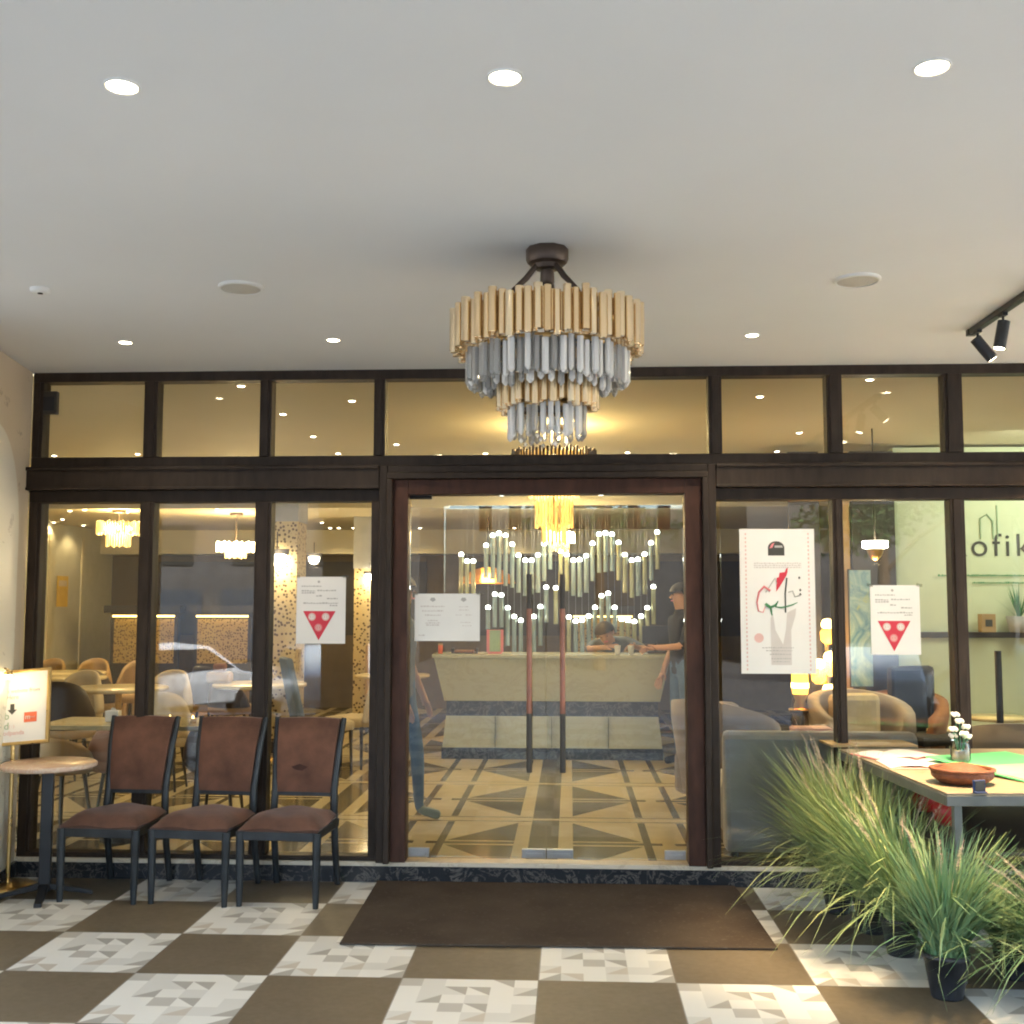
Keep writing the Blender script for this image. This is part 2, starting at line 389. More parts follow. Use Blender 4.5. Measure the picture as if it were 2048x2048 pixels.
# step with a black marble riser and a cream nosing
t = thing('step', 'low black marble step with cream marble edge under the glass front', 'step')
MB().box((-3, .0, 0), (9, .02, .095)).build('riser', 'marble_dark', t)
MB().box((-3, -.008, .095), (9, .115, .1215)).build('tread', 'marble_cream', t, bevel=.003)
# side wall left
t = thing('side_wall', 'veined beige marble return wall at the left edge', 'wall')
A, B = Vector((-.815, .0, 0)), Vector((-.55, -1.5, 0)); wd = (B-A).normalized(); wn_ = Vector((wd.y, -wd.x, 0)) * -1
if wn_.x < 0: wn_ = -wn_
def wallpt(s, z, off=0): return A + wd*s + wn_*off + Vector((0, 0, z))
mb = MB(); L = 1.5
mb.add([wallpt(0, 0, -.6), wallpt(L, 0, -.6), wallpt(L, 0), wallpt(0, 0), wallpt(0, 3.09, -.6), wallpt(L, 3.09, -.6), wallpt(L, 3.09), wallpt(0, 3.09)],
       [(0, 1, 2, 3), (4, 5, 6, 7), (0, 1, 5, 4), (1, 2, 6, 5), (2, 3, 7, 6), (3, 0, 4, 7)])
mb.build('wall_face', 'marble_wall', t)
pts = [(.20, .1)]; pts += [(.20 + (1-cos(a))*.45, 2.05 + sin(a)*.62) for a in [k*pi/2/12 for k in range(13)]] + [(1.3, 2.67), (1.3, .1)]
mb = MB(); n = len(pts); mb.add([wallpt(s, z, .0) for s, z in pts] + [wallpt(s, z, .012) for s, z in pts], [tuple(range(n)), tuple(range(n, 2*n))] + [(k, (k+1) % n, n+(k+1) % n, n+k) for k in range(n)])
mb.build('arch_panel', 'marble_white', t)
MB().add([wallpt(0, 0, .02), wallpt(L, 0, .02), wallpt(L, .1, .02), wallpt(0, .1, .02), wallpt(0, 0, 0), wallpt(L, 0, 0), wallpt(L, .1, 0), wallpt(0, .1, 0)],
         [(0, 1, 2, 3), (2, 3, 7, 6), (0, 3, 7, 4), (1, 2, 6, 5)]).build('skirting', 'marble_dark', t)
# interior walls
t = thing('left_wall', 'pale panelled inner wall at the left of the dining room', 'wall')
MB().box((-4.6, .02, FZ), (-4.42, 9.9, 3.3)).build('wall_face', 'wallgreyc', t)
for k in range(9): MB().box((-4.42, .8+k, FZ+.1), (-4.40, .86+k, 2.6)).build('panel_strip', 'ceiling_in', t)
t = thing('back_wall', 'olive brown rear wall of the dining room', 'wall')
MB().box((-4.42, 9.9, FZ), (10, 10.1, 3.3)).build('wall_face', 'wallbrown', t)
for x0 in (-4.0, -1.5, 1.0, 3.5): MB().box((x0, 9.87, 1.2), (x0+1.9, 9.9, 2.3)).build('wall_panel', 'darkpanel', t)
t = thing('right_wall', 'inner side wall at the right end of the restaurant', 'wall')
MB().box((7.6, .02, FZ), (7.8, 9.9, 3.3)).build('wall_face', 'wallbrown', t)

# ================================================================== STOREFRONT
sf = thing('storefront', 'dark brown wooden shopfront with transom windows and double glass door', 'storefront')
XU = [(-.745, -.10), (-.015, .631), (.705, 1.343), (1.413, 3.387), (3.468, 4.095), (4.188, 4.790), (4.90, 5.53), (5.62, 6.25)]
XL = [(-.731, -.107), (-.02, .615), (.716, 1.335), None, (3.463, 4.114), (4.176, 4.804), (4.891, 5.53), (5.62, 6.25)]
MB().box((-.81, .0, 3.03), (6.4, .11, 3.09)).build('top_rail', 'wood', sf, bevel=.004)
MB().box((-.81, .0, 2.487), (6.4, .11, 2.555)).build('transom_rail', 'wood', sf, bevel=.006)
def posts(xs, z0, z1, name='mullion', y0=.004):
    prev = -.81
    for k, a in enumerate(xs):
        if a is None: prev = None; continue
        if prev is not None: MB().box((prev, y0, z0), (a[0], .106, z1)).box((prev+.018, y0-.012, z0), (a[0]-.018, y0, z1)).build(name, 'wood', sf, bevel=.003)
        prev = a[1]
    MB().box((prev, y0, z0), (prev+.1, .106, z1)).build(name, 'wood', sf, bevel=.003)
posts(XU, 2.555, 3.03)
posts(XL[:3], .15, 2.272)
for a, b in ((4.114, 4.176), (4.804, 4.891), (5.53, 5.62), (6.25, 6.4)):
    MB().box((a, .004, .15), (b, .106, 2.272)).box((a+.018, -.008, .15), (b-.018, .004, 2.272)).build('mullion', 'wood', sf, bevel=.003)
for a, b, c in ((-.81, 1.39, -.875), (3.42, 6.4, 3.42)):
    MB().box((a, .0, 2.272), (b, .108, 2.345)).build('head_rail', 'wood', sf, bevel=.004)
    MB().box((c, -.055, 2.345), (b, .10, 2.487)).box((c, -.075, 2.465), (b, -.055, 2.487)).box((c, -.068, 2.345), (b, -.055, 2.362)).build('fascia', 'wood', sf, bevel=.005)
    MB().box((a, .002, .1225), (b, .108, .15)).build('bottom_rail', 'wood', sf, bevel=.003)
for q in XU: MB().box((q[0]-.01, .05, 2.545), (q[1]+.01, .058, 3.04)).build('transom_pane', 'glass', sf)
for q in XL:
    if q: MB().box((q[0]-.01, .05, .14), (q[1]+.01, .058, 2.28)).build('window_pane', 'glass', sf)
# moulded door surround
for x0, x1, s in ((1.39, 1.565, 1), (3.235, 3.42, -1)):
    o0, o1 = (x0, x1) if s == 1 else (x1, x0)
    MB().box((min(o0, o0+s*.05), -.05, .1225), (max(o0, o0+s*.05), .11, 2.487)).build('door_post', 'wood', sf, bevel=.006)
    MB().box((min(o0+s*.05, o0+s*.085), -.085, .1225), (max(o0+s*.05, o0+s*.085), .11, 2.435 if False else 2.402)).build('door_post', 'wood', sf, bevel=.006)
    MB().box((min(o0+s*.085, o1), -.03, .1225), (max(o0+s*.085, o1), .11, 2.402)).build('door_jamb', 'woodred', sf, bevel=.004)
MB().box((1.44, -.05, 2.44), (3.37, .11, 2.487)).build('door_head', 'wood', sf, bevel=.006)
MB().box((1.44, -.085, 2.402), (3.37, .11, 2.44)).build('door_head', 'wood', sf, bevel=.006)
MB().box((1.565, -.03, 2.312), (3.235, .11, 2.402)).build('door_head', 'woodred', sf, bevel=.004)
MB().box((1.565, .045, 2.292), (1.70, .095, 2.312)).build('door_closer', 'black', sf)
for x0, x1, hx in ((1.57, 2.397, 2.302), (2.403, 3.23, 2.500)):
    d = MB().box((x0, .045, .145), (x1, .057, 2.308)).build('glass_door', 'glass', sf)
    hd = MB().tube([(hx, -.035, .657), (hx, -.035, 1.822)], .0165, 12).build('door_handle', 'copperwood', d)
    MB().bar((hx, -.035, .80), (hx, .045, .80), .007).build('handle_mount', 'steel', d); MB().bar((hx, -.035, 1.68), (hx, .045, 1.68), .007).build('handle_mount', 'steel', d)
    MB().bar((hx, -.035, .655), (hx, -.035, 1.0), .0175).build('handle_end', 'darkpanel', d); MB().bar((hx, -.035, 1.62), (hx, -.035, 1.826), .0175).build('handle_end', 'darkpanel', d)
    for a, b in (((2.255, 2.397) if x0 < 2 else (2.403, 2.56)), ((1.575, 1.70) if x0 < 2 else (3.10, 3.225))):
        MB().box((a, .035, .142), (b, .067, .195)).box((a+.02, .028, .15), (b-.02, .035, .175)).build('patch_fitting', 'steel', d, bevel=.003)

# ================================================================== CEILING LIGHTS AND SPEAKERS
def downlight(name, label, loc, r=.05, energy=6, size=100, group=None, color=(1, .84, .62), mt='lamp', ring='whitecer'):
    t = thing(name, label, 'downlight', loc, 0, group)
    MB().lathe([(r*1.12, 0), (r*1.12, -.004), (r*1.0, -.006), (r*.92, 0)], n=24).build('trim_ring', ring, t)
    MB().lathe([(r*.92, -.001), (r*.6, -.006), (0, -.007)], n=20).build('lamp', mt, t)
    if energy: spot('lamp_light', (0, 0, -.03), energy, size, color, t)
    return t
G1 = 'recessed downlights in the canopy ceiling'
for px, lab, e in ((1.293, 'bright square-edged recessed ceiling light at the upper left, nearest row', 14), (2.371, 'bright recessed ceiling light top centre, nearest row above the chandelier', 14), (3.529, 'bright recessed ceiling light at the upper right, nearest row', 18)):
    downlight('ceiling_downlight', lab, (px, -3.76, 3.09), .045, e, 110, G1)
for px, lab, e in ((.091, 'small recessed ceiling light over the leftmost transom windows, far row', 12), (1.254, 'small recessed ceiling light left of the chandelier, far row', 12), (3.529, 'small recessed ceiling light right of the chandelier, far row', 20), (4.70, 'small recessed ceiling light just above the black track spotlights', 16)):
    downlight('ceiling_downlight', lab, (px, -.775, 3.09), .036, e, 120, G1)
def speaker(label, x, y):
    t = thing('ceiling_speaker', label, 'ceiling speaker', (x, y, 3.09), 0, 'round ceiling speakers')
    MB().lathe([(.102, 0), (.102, -.008), (.09, -.014), (.088, -.010)], n=40).build('rim', 'whitecer', t)
    MB().lathe([(.088, -.010), (0, -.016)], n=40).build('grille', 'grille', t)
speaker('round ceiling speaker with white rim left of the chandelier', 1.047, -1.8)
speaker('round beige ceiling speaker to the right of the chandelier', 3.83, -1.782)
t = thing('smoke_detector', 'small flat round sensor on the ceiling at far left', 'detector', (.112, -1.811, 3.09))
MB().lathe([(.045, 0), (.045, -.012), (.03, -.02), (0, -.02)], n=24).build('housing', 'whitecer', t)
MB().lathe([(.012, -.02), (.012, -.024), (0, -.024)], n=12).build('lens', 'black', t)

# track with spotlights
t = thing('track_rail', 'black lighting track on the ceiling at upper right', 'light track', (4.66, -.83, 3.09))
MB().box((-.018, -2.2, -.03), (.018, 0, 0)).build('rail', 'black', t, bevel=.003)
MB().box((-.022, -.03, -.034), (.022, .006, -.002)).build('end_cap', 'black', t)
def trackhead(label, y, d, e, size, col_=(1, .74, .43)):
    t = thing('track_spotlight', label, 'spotlight', (4.66, y, 3.058), 0, 'black spotlights on the ceiling track')
    d = Vector(d).normalized(); c0 = Vector((0, 0, -.055)) ; p0 = c0 - d*.02; p1 = c0 + d*.115
    MB().box((-.012, -.03, -.012), (.012, .03, .002)).bar((0, 0, -.01), (0, 0, -.05), .006).build('bracket', 'black', t)
    MB().bar(p0, p1, .029, n=24).build('lamp_body', 'black', t, bevel=.002)
    MB().bar(p1, p1+d*.002, .024, n=20).build('lens', 'lamp', t)
    if e: 
        s = spot('lamp_light', tuple(p1+d*.01), e, size, col_, t, 1.0, .11); s.rotation_euler = d.to_track_quat('-Z', 'Y').to_euler()
trackhead('black track spotlight nearest the window, tilted down to the right', -.93, (.62, .12, -.72), 620, 90)
trackhead('second black track spotlight, hanging nearly straight down', -1.27, (-.16, .05, -.85), 190, 50)
trackhead('third black track spotlight cut by the right picture edge', -1.75, (-.16, .12, -.9), 290, 46)

# ================================================================== CHANDELIERS
CC = Vector((2.457, -2.27, 0))
ch = thing('chandelier', 'large tiered gold tube and crystal chandelier hanging under the canopy ceiling', 'chandelier', (CC.x, CC.y, 3.09))
MB().lathe([(0, 0), (.087, 0), (.087, -.045), (.080, -.062), (.055, -.066), (.05, -.085), (0, -.085)], n=10).build('ceiling_plate', 'bronze', ch, bevel=.002)
MB().tube([(0, 0, -.08), (0, 0, -.60)], .012).lathe([(.028, -.09), (.03, -.14), (.02, -.15)], n=12).build('stem', 'bronze', ch)
for a in (200, 320, 80):
    ar = radians(a); dx, dy = cos(ar), sin(ar)
    MB().tube([(dx*.045, dy*.045, -.07), (dx*.09, dy*.09, -.13), (dx*.16, dy*.16, -.20), (dx*.20, dy*.20, -.27), (dx*.34, dy*.34, -.29)], [.012, .013, .010, .009, .008], 8).build('arm', 'bronze', ch)
def tubes(tier, R, n, z0, z1, jit, r, mt, name, prism=False, sub=True):
    base = None
    for k in range(n):
        a = 2*pi*k/n; st = (-1, .4, -.2, 1, .1)[k % 5]
        rr = R + (.008 if k % 2 else -.004)
        if sub:
            if base is None or True:
                key = (name, round(R, 3))
                if key not in TM:
                    mb = MB(); h = z1-z0
                    if prism:
                        mb.bar((0, 0, .012), (0, 0, h*.93), r, r, 6).bar((0, 0, .012), (0, 0, 0), r, r*.25, 6); mb.sm = [False]*len(mb.sm)
                    else: mb.bar((0, 0, 0), (0, 0, h), r, r, 14, cap=False).bar((0, 0, .001), (0, 0, h-.001), r*.82, r*.82, 12)
                    o = mb.build(name, mt, tier); TM[key] = o
                else: o = TM[key].copy(); col.objects.link(o); o.parent = tier
                o.location = (rr*cos(a), rr*sin(a), z0+st*jit); o.rotation_euler = (0, 0, a+random.random()); q_ = random.uniform(.86, 1.12); o.scale = (q_, q_, 1)
TM = {}
def backing(tier, R, n, z0, z1, r, mt, prism=False):
    mb = MB()
    for k in range(n):
        a = 2*pi*(k+.5)/n; j = ((k*3) % 5-2)*.005; mb.bar((R*cos(a), R*sin(a), z0+j), (R*cos(a), R*sin(a), z1+j), r, n=6 if prism else 10)
    if prism: mb.sm = [False]*len(mb.sm)
    return mb.build('inner_row', mt, tier)
def ring(R, z, name, parent, h=.02, mt='brass', th=.006):
    return MB().lathe([(R-th, z), (R, z), (R, z+h), (R-th, z+h), (R-th, z)], n=48).build(name, mt, parent)
t1 = ring(.358, -.36, 'upper_tier', ch); tubes(t1, .372, 65, -.435, -.262, .013, .0158, 'goldtube', 'gold_tube')
backing(t1, .352, 65, -.425, -.27, .0135, 'goldtube')
c1 = ring(.30, -.44, 'upper_crystal_tier', ch); tubes(c1, .312, 60, -.575, -.425, .010, .0135, 'crystal', 'crystal_rod', True)
backing(c1, .292, 60, -.57, -.43, .010, 'crystal', True)
ring(.235, -.44, 'inner_crystal_tier', ch); c1b = [o for o in kids(ch) if o.name.startswith('inner')][0]; tubes(c1b, .24, 38, -.60, -.44, .012, .0135, 'crystal', 'crystal_rod', True)
t2 = ring(.178, -.60, 'lower_tier', ch); tubes(t2, .188, 35, -.662, -.535, .012, .0160, 'goldtube', 'gold_tube')
backing(t2, .170, 35, -.655, -.54, .013, 'goldtube')
c2 = ring(.135, -.67, 'lower_crystal_tier', ch); tubes(c2, .142, 30, -.785, -.645, .010, .0125, 'crystal', 'crystal_rod', True)
MB().lathe([(.30, -.43), (.17, -.44), (.16, -.43)], n=40).lathe([(.13, -.655), (.02, -.66)], n=24).build('frame_plate', 'bronze', ch)
for a in range(5):
    ar = 2*pi*a/5; MB().lathe([(0, 0), (.012, .008), (.014, .02), (.008, .03), (0, .034)], (cos(ar)*.1, sin(ar)*.1, -.745), 10).build('bulb', 'whitecer', ch)
for k in range(14):
    a = k*2.4; r = .03+.0075*k; MB().lathe([(0, -.012), (.010, 0), (0, .012)], (r*cos(a), r*sin(a), -.80+.02*(k % 3)), 6).build('crystal_drop', 'crystal', ch)

def lit_chandelier(label, loc, tiers, energy, drop, s=1, group='glowing chandeliers in the dining room', drum=None):
    t = thing('lit_chandelier', label, 'chandelier', loc, 0, group, s)
    MB().lathe([(0, 0), (.08, 0), (.08, -.03), (0, -.035)], n=20).tube([(0, 0, -.03), (0, 0, -drop)], .008).build('stem', 'bronze', t)
    for i, (R, z, h, mt) in enumerate(tiers):
        mb = MB(); n = max(14, int(R*2*pi/.03))
        for k in range(n):
            a = 2*pi*k/n; j = ((k*7) % 5-2)*.006; mb.bar((R*cos(a), R*sin(a), z+j), (R*cos(a), R*sin(a), z+h+j), .0105, n=6)
        o = mb.build('tube_tier', mt, t)
    for k in range(5):
        a = 2*pi*k/5; R = tiers[0][0]*.55; z = tiers[0][1]+tiers[0][2]*.45
        MB().lathe([(0, -.03), (.02, -.012), (.022, .01), (0, .035)], (R*cos(a), R*sin(a), z), 10).build('bulb', 'lamp', t)
    if energy: point('lamp_light', (0, 0, tiers[0][1]+tiers[0][2]+.05), energy, (1, .74, .36), .12, t)
    return t
lit_chandelier('glowing gold chandelier behind the transom window over the door', (2.42, 2.2, 3.09),
    [(.335, -.31, .10, 'bronze'), (.325, -.36, .12, 'crystal_lit'), (.20, -.58, .15, 'crystal_lit'), (.145, -.82, .20, 'crystal_lit'), (.09, -.95, .14, 'crystal_lit')], 26, .8)
lit_chandelier('glowing two-tier gold chandelier behind the leftmost tall window', tuple(at(238, 1040, 6)[:2]) + (2.75,), [(.24, -.28, .14, 'crystal_lit'), (.13, -.42, .14, 'crystal_lit')], 22, .3)
lit_chandelier('bright crystal chandelier half hidden behind the mullion, second tall window', tuple(at(472, 1080, 6.4)[:2]) + (2.75,), [(.22, -.46, .10, 'lampdim'), (.12, -.54, .08, 'crystal_lit')], 22, .4)
lit_chandelier('bright crystal chandelier cluster between the door handles, above the desk', tuple(at(1120, 1100, 5.2)[:2]) + (3.09,), [(.15, -.77, .10, 'lampdim'), (.09, -.86, .10, 'crystal_lit')], 16, .7)

# interior downlights
G2 = 'small downlights in the restaurant ceiling'
DL = [(-2.47, 3.79, 'small lit downlight at the lower left of the leftmost transom window'), (-1.61, 3.71, 'small lit downlight at the lower right of the leftmost transom window'),
 (.365, .484, 'bright small downlight at the top right of the second transom window'), (.364, 1.572, 'small lit downlight at the left of the third transom window'),
 (.997, 1.05, 'bright small downlight at the upper right of the third transom window'), (.337, 2.69, 'small lit downlight in the lower middle of the third transom window'),
 (.33, 3.76, 'small lit downlight at the bottom of the third transom window'), (.982, 3.19, 'small lit downlight at the left end of the wide middle transom window'),
 (1.742, 3.82, 'small lit downlight at the bottom of the wide transom, left of centre'), (3.096, 3.81, 'small lit downlight at the bottom of the wide transom, right of centre'),
 (3.873, 1.022, 'small lit downlight at the upper middle of the fifth transom window'), (4.478, 2.669, 'small lit downlight at the right of the fifth transom window'),
 (4.50, 3.80, 'small lit downlight at the bottom of the fifth transom window'), (4.48, .467, 'bright small downlight at the top of the sixth transom window')]
for x, y, lab in DL: downlight('interior_downlight', lab, (x, y, 3.094), .030, 7, 130, G2, (1, .78, .46), 'lampw', 'brass')
def cl(x, y): return x/3.715, y/3.715+980
W = 'small lit downlight behind the leftmost tall window, '
for (x, y), lab in ((cl(520, 155), W+'top row, left one'), (cl(630, 147), W+'top row, middle one'), (cl(945, 165), W+'above the gold chandelier'), (cl(465, 218), W+'second row, right one'),
        (cl(400, 240), W+'second row, far left one'), (cl(620, 263), W+'just left of the chandelier rim'), (cl(425, 340), W+'third row, left one'), (cl(500, 325), W+'third row, middle one'), (cl(555, 322), W+'third row, right one'),
        (cl(1615, 145), 'small lit downlight alone at the top of the second tall window'),
        ((x_ := 1215/4.6+380, 300/4.6+980), 'upper left of the four downlights behind the third tall window'), ((1370/4.6+380, 360/4.6+980), 'middle one of the downlight row behind the third tall window'),
        ((1505/4.6+380, 410/4.6+980), 'right end of the downlight row behind the third tall window'), ((1290/4.6+380, 485/4.6+980), 'lowest downlight behind the third tall window'),
        ((840, 1086), 'small yellow downlight at the left of the glass door'), ((1029, 1083), 'small yellow downlight above the hanging tubes, left half')):
    y = min(y, 1056) if y > 1056 else y
    p = at(x, y, z=2.748); p.y = min(p.y, 9.2)
    downlight('interior_downlight', lab, (p.x, p.y, 2.748), .030, 5, 130, G2, (1, .76, .42), 'lampw', 'brass')

# ================================================================== WAITING CHAIRS
def chair(label, loc, rz, stain=False):
    t = thing('waiting_chair', label, 'chair', loc, rz, 'velvet chairs in front of the window')
    # seat at z .43, front y=-.25, rear y=.17 ; origin centre
    for s in (-1, 1):
        MB().tube([(s*.215, -.235, .0), (s*.215, -.235, .12), (s*.218, -.235, .40)], [.016, .021, .025], 8).build('leg', 'blackwood', t)
        mb = MB(); mb.tube([(s*.185, .30, 0), (s*.183, .245, .22), (s*.182, .215, .44), (s*.178, .225, .56), (s*.192, .27, .80), (s*.205, .325, .965)], [.018, .021, .023, .022, .020, .016], 8)
        mb.build('leg', 'blackwood', t)
    MB().box((-.215, -.245, .355), (.215, -.215, .402)).box((-.215, -.22, .355), (-.19, .215, .40)).box((.19, -.22, .355), (.215, .215, .40)).box((-.18, .19, .355), (.18, .215, .40)).build('seat_rail', 'blackwood', t, bevel=.003)
    # domed cushion
    mb = MB(); nx, ny = 12, 12; vs = []; fs = []
    for j in range(ny+1):
        for i in range(nx+1):
            u, v = i/nx*2-1, j/ny*2-1; w_ = .228 - .028*(v+1)/2
            e = max(0, 1-abs(u)**4)*max(0, 1-abs(v)**4)
            vs.append((u*w_, -.015+v*.235, .402+.014+.066*e**.55 + .006*sin(u*5+v*3)))
    for j in range(ny):
        for i in range(nx): a = j*(nx+1)+i; fs.append((a, a+1, a+nx+2, a+nx+1))
    mb.add(vs, fs, True)
    edge = [i for i in range(nx+1)] + [j*(nx+1)+nx for j in range(1, ny+1)] + [ny*(nx+1)+i for i in range(nx-1, -1, -1)] + [j*(nx+1) for j in range(ny-1, 0, -1)]
    bv = [vs[i] for i in edge]; n = len(bv); mb.add(bv + [(x*.97, y*.97, .400) for x, y, z in bv], [(k, (k+1) % n, n+(k+1) % n, n+k) for k in range(n)] + [tuple(range(n, 2*n))], True)
    mb.build('seat', 'velvet', t)
    # upholstered back
    mb = MB(); prof = [(.545, .232), (.62, .235), (.72, .248), (.82, .272), (.90, .298), (.963, .322)]
    for side in (-1, 1):
        vs = []; fs = []; N = 8
        for z, y in prof:
            hw = .160+.028*(z-.545)/.42
            for i in range(N+1):
                u = i/N*2-1; vs.append((u*hw, y + (-.022-.014*(1-u**4)*(1 if .56 < z < .95 else .4) if side < 0 else .018) + .010*(1-u*u), z + (.006*(1-u*u) if z > .95 else 0)))
        for j in range(len(prof)-1):
            for i in range(N): a = j*(N+1)+i; fs.append((a, a+1, a+N+2, a+N+1))
        mb.add(vs, fs, True)
        if side < 0: f_ = vs
    nn = len(f_)
    for j in range(len(prof)-1):
        for i in (0, N):
            a = j*(N+1)+i; mb.add([f_[a], f_[a+N+1], vs[a+N+1], vs[a]], [(0, 1, 2, 3)])
    for j in (0, len(prof)-1):
        for i in range(N): a = j*(N+1)+i; mb.add([f_[a], f_[a+1], vs[a+1], vs[a]], [(0, 1, 2, 3)])
    bk = mb.build('backrest', 'velvet', t)
    if stain: MB().add([(-.03+.045*cos(a)*(1+.18*sin(3*a)), .2150, .685+.018*sin(a)*(1+.25*cos(4*a))) for a in [k*pi/8 for k in range(16)]], [tuple(range(16))]).build('stain', 'velvetdark', bk)
    MB().box((-.172, .215, .522), (.172, .243, .545)).build('back_rail', 'blackwood', t, bevel=.002)
    return t
chair('brown velvet chair with worn black frame, beside the round table', (-.055, -.31, 0), radians(-4))
chair('brown velvet chair with black frame, middle of the three', (.475, -.33, 0), radians(-7))
chair('brown velvet chair with a dark stained back, nearest the door', (.965, -.345, 0), radians(-4), True)

# round side table
t = thing('side_table', 'small round pink marble table on a black pedestal', 'table', (-.425, -.42, 0), radians(18))
MB().lathe([(0, .715), (.25, .715), (.262, .722), (.262, .738), (.25, .745), (0, .745)], n=48).build('tabletop', 'marble_pink', t)
MB().box((-.032, -.032, .03), (.032, .032, .70)).box((-.09, -.09, .700), (.09, .09, .714)).build('column', 'black', t, bevel=.006)
for k in range(4):
    a = k*pi/2; ca, sa = cos(a), sin(a); f = lambda u, v, z: (u*ca-v*sa, u*sa+v*ca, z)
    MB().add([f(.03, -.025, .075), f(.03, .025, .075), f(.25, .02, .022), f(.25, -.02, .022), f(.03, -.025, .04), f(.03, .025, .04), f(.26, .02, .0), f(.26, -.02, .0)],
             [(0, 1, 2, 3), (4, 5, 6, 7), (0, 1, 5, 4), (1, 2, 6, 5), (2, 3, 7, 6), (3, 0, 4, 7)]).build('foot', 'black', t, bevel=.004)

# sign stand
t = thing('sign_stand', 'brass floor stand holding a framed ordering notice at far left', 'sign', (-.715, -.27, 0))
MB().lathe([(0, 0), (.16, 0), (.16, .018), (.13, .032), (.02, .04), (0, .04)], n=40).build('base', 'brass', t)
MB().tube([(0, 0, .035), (0, 0, .95)], .012).build('pole', 'brass', t)
bd = bpy.data.objects.new('sign_board', None); col.objects.link(bd); bd.parent = t; bd.location = (0, -.02, 1.04); bd.rotation_euler = (radians(-12), radians(-5), radians(3))
BW, BH = .205, .205
fr = MB().box((-BW-.014, -.012, BH-.004), (BW+.014, .012, BH+.014)).box((-BW-.014, -.012, -BH-.014), (BW+.014, .012, -BH+.004)).box((-BW-.014, -.012, -BH+.004), (-BW+.004, .012, BH-.004)).box((BW-.004, -.012, -BH+.004), (BW+.014, .012, BH-.004)).build('sign_frame', 'brass', bd, bevel=.003)
pp = MB().box((-BW+.003, -.004, -BH+.003), (BW-.003, .006, BH-.003)).build('poster', 'paper', bd)
text('lettering', 'Pick up via website from', 'greyink', bd, (.0, -.006, .085), .032)
text('lettering', 'Here', 'greyink', bd, (.0, -.006, .048), .034)
MB().prism([(-.012, .02), (.012, .02), (.012, -.014), (.027, -.014), (0, -.042), (-.027, -.014), (-.012, -.014)], 'y', -.0065, -.0045).build('arrow', 'darkink', bd)
text('lettering', 'Grab\nFood', 'palegreen', bd, (-.075, -.006, -.068), .058)
MB().box((.072, -.0065, -.092), (.145, -.0045, -.035)).build('logo', 'orange', bd)
text('lettering', 'm', 'paper', bd, (.093, -.008, -.075), .040); text('lettering', 'food', 'pinkink', bd, (.122, -.008, -.068), .014)
text('lettering', '( : )', 'pinkink', bd, (0, -.006, -.118), .024)
text('lettering', 'foodpanda', 'pinkink', bd, (.0, -.006, -.160), .036)
lq = at(17, 1352, y=-.40) - t.location
lp = MB().tube([(-.04, -.02, 1.26), (-.05, -.06, lq.z+.045), (lq.x, lq.y, lq.z+.035)], .006, 8).lathe([(.018, -.004), (.026, .014), (0, .03)], (lq.x, lq.y, lq.z+.008), 16).build('picture_lamp', 'brass', t)
MB().lathe([(0, -.018), (.014, -.010), (.018, .002), (0, .01)], tuple(lq), 14).build('bulb', 'lamphot', lp)
point('lamp_light', (lq.x, lq.y-.01, lq.z-.03), .25, (1, .78, .42), .02, lp)

# doormat
t = MB().add([(1.428, -1.235, .004), (3.53, -1.2, .004), (3.50, -.012, .004), (1.40, -.012, .004), (1.428, -1.235, .014), (3.53, -1.2, .014), (3.50, -.012, .014), (1.40, -.012, .014)],
             [(0, 1, 2, 3), (4, 5, 6, 7), (0, 1, 5, 4), (1, 2, 6, 5), (2, 3, 7, 6), (3, 0, 4, 7)]).build('doormat', 'doormat', bevel=.003)
tag(t, 'wide dark brown doormat on the tiles before the glass door', 'doormat')

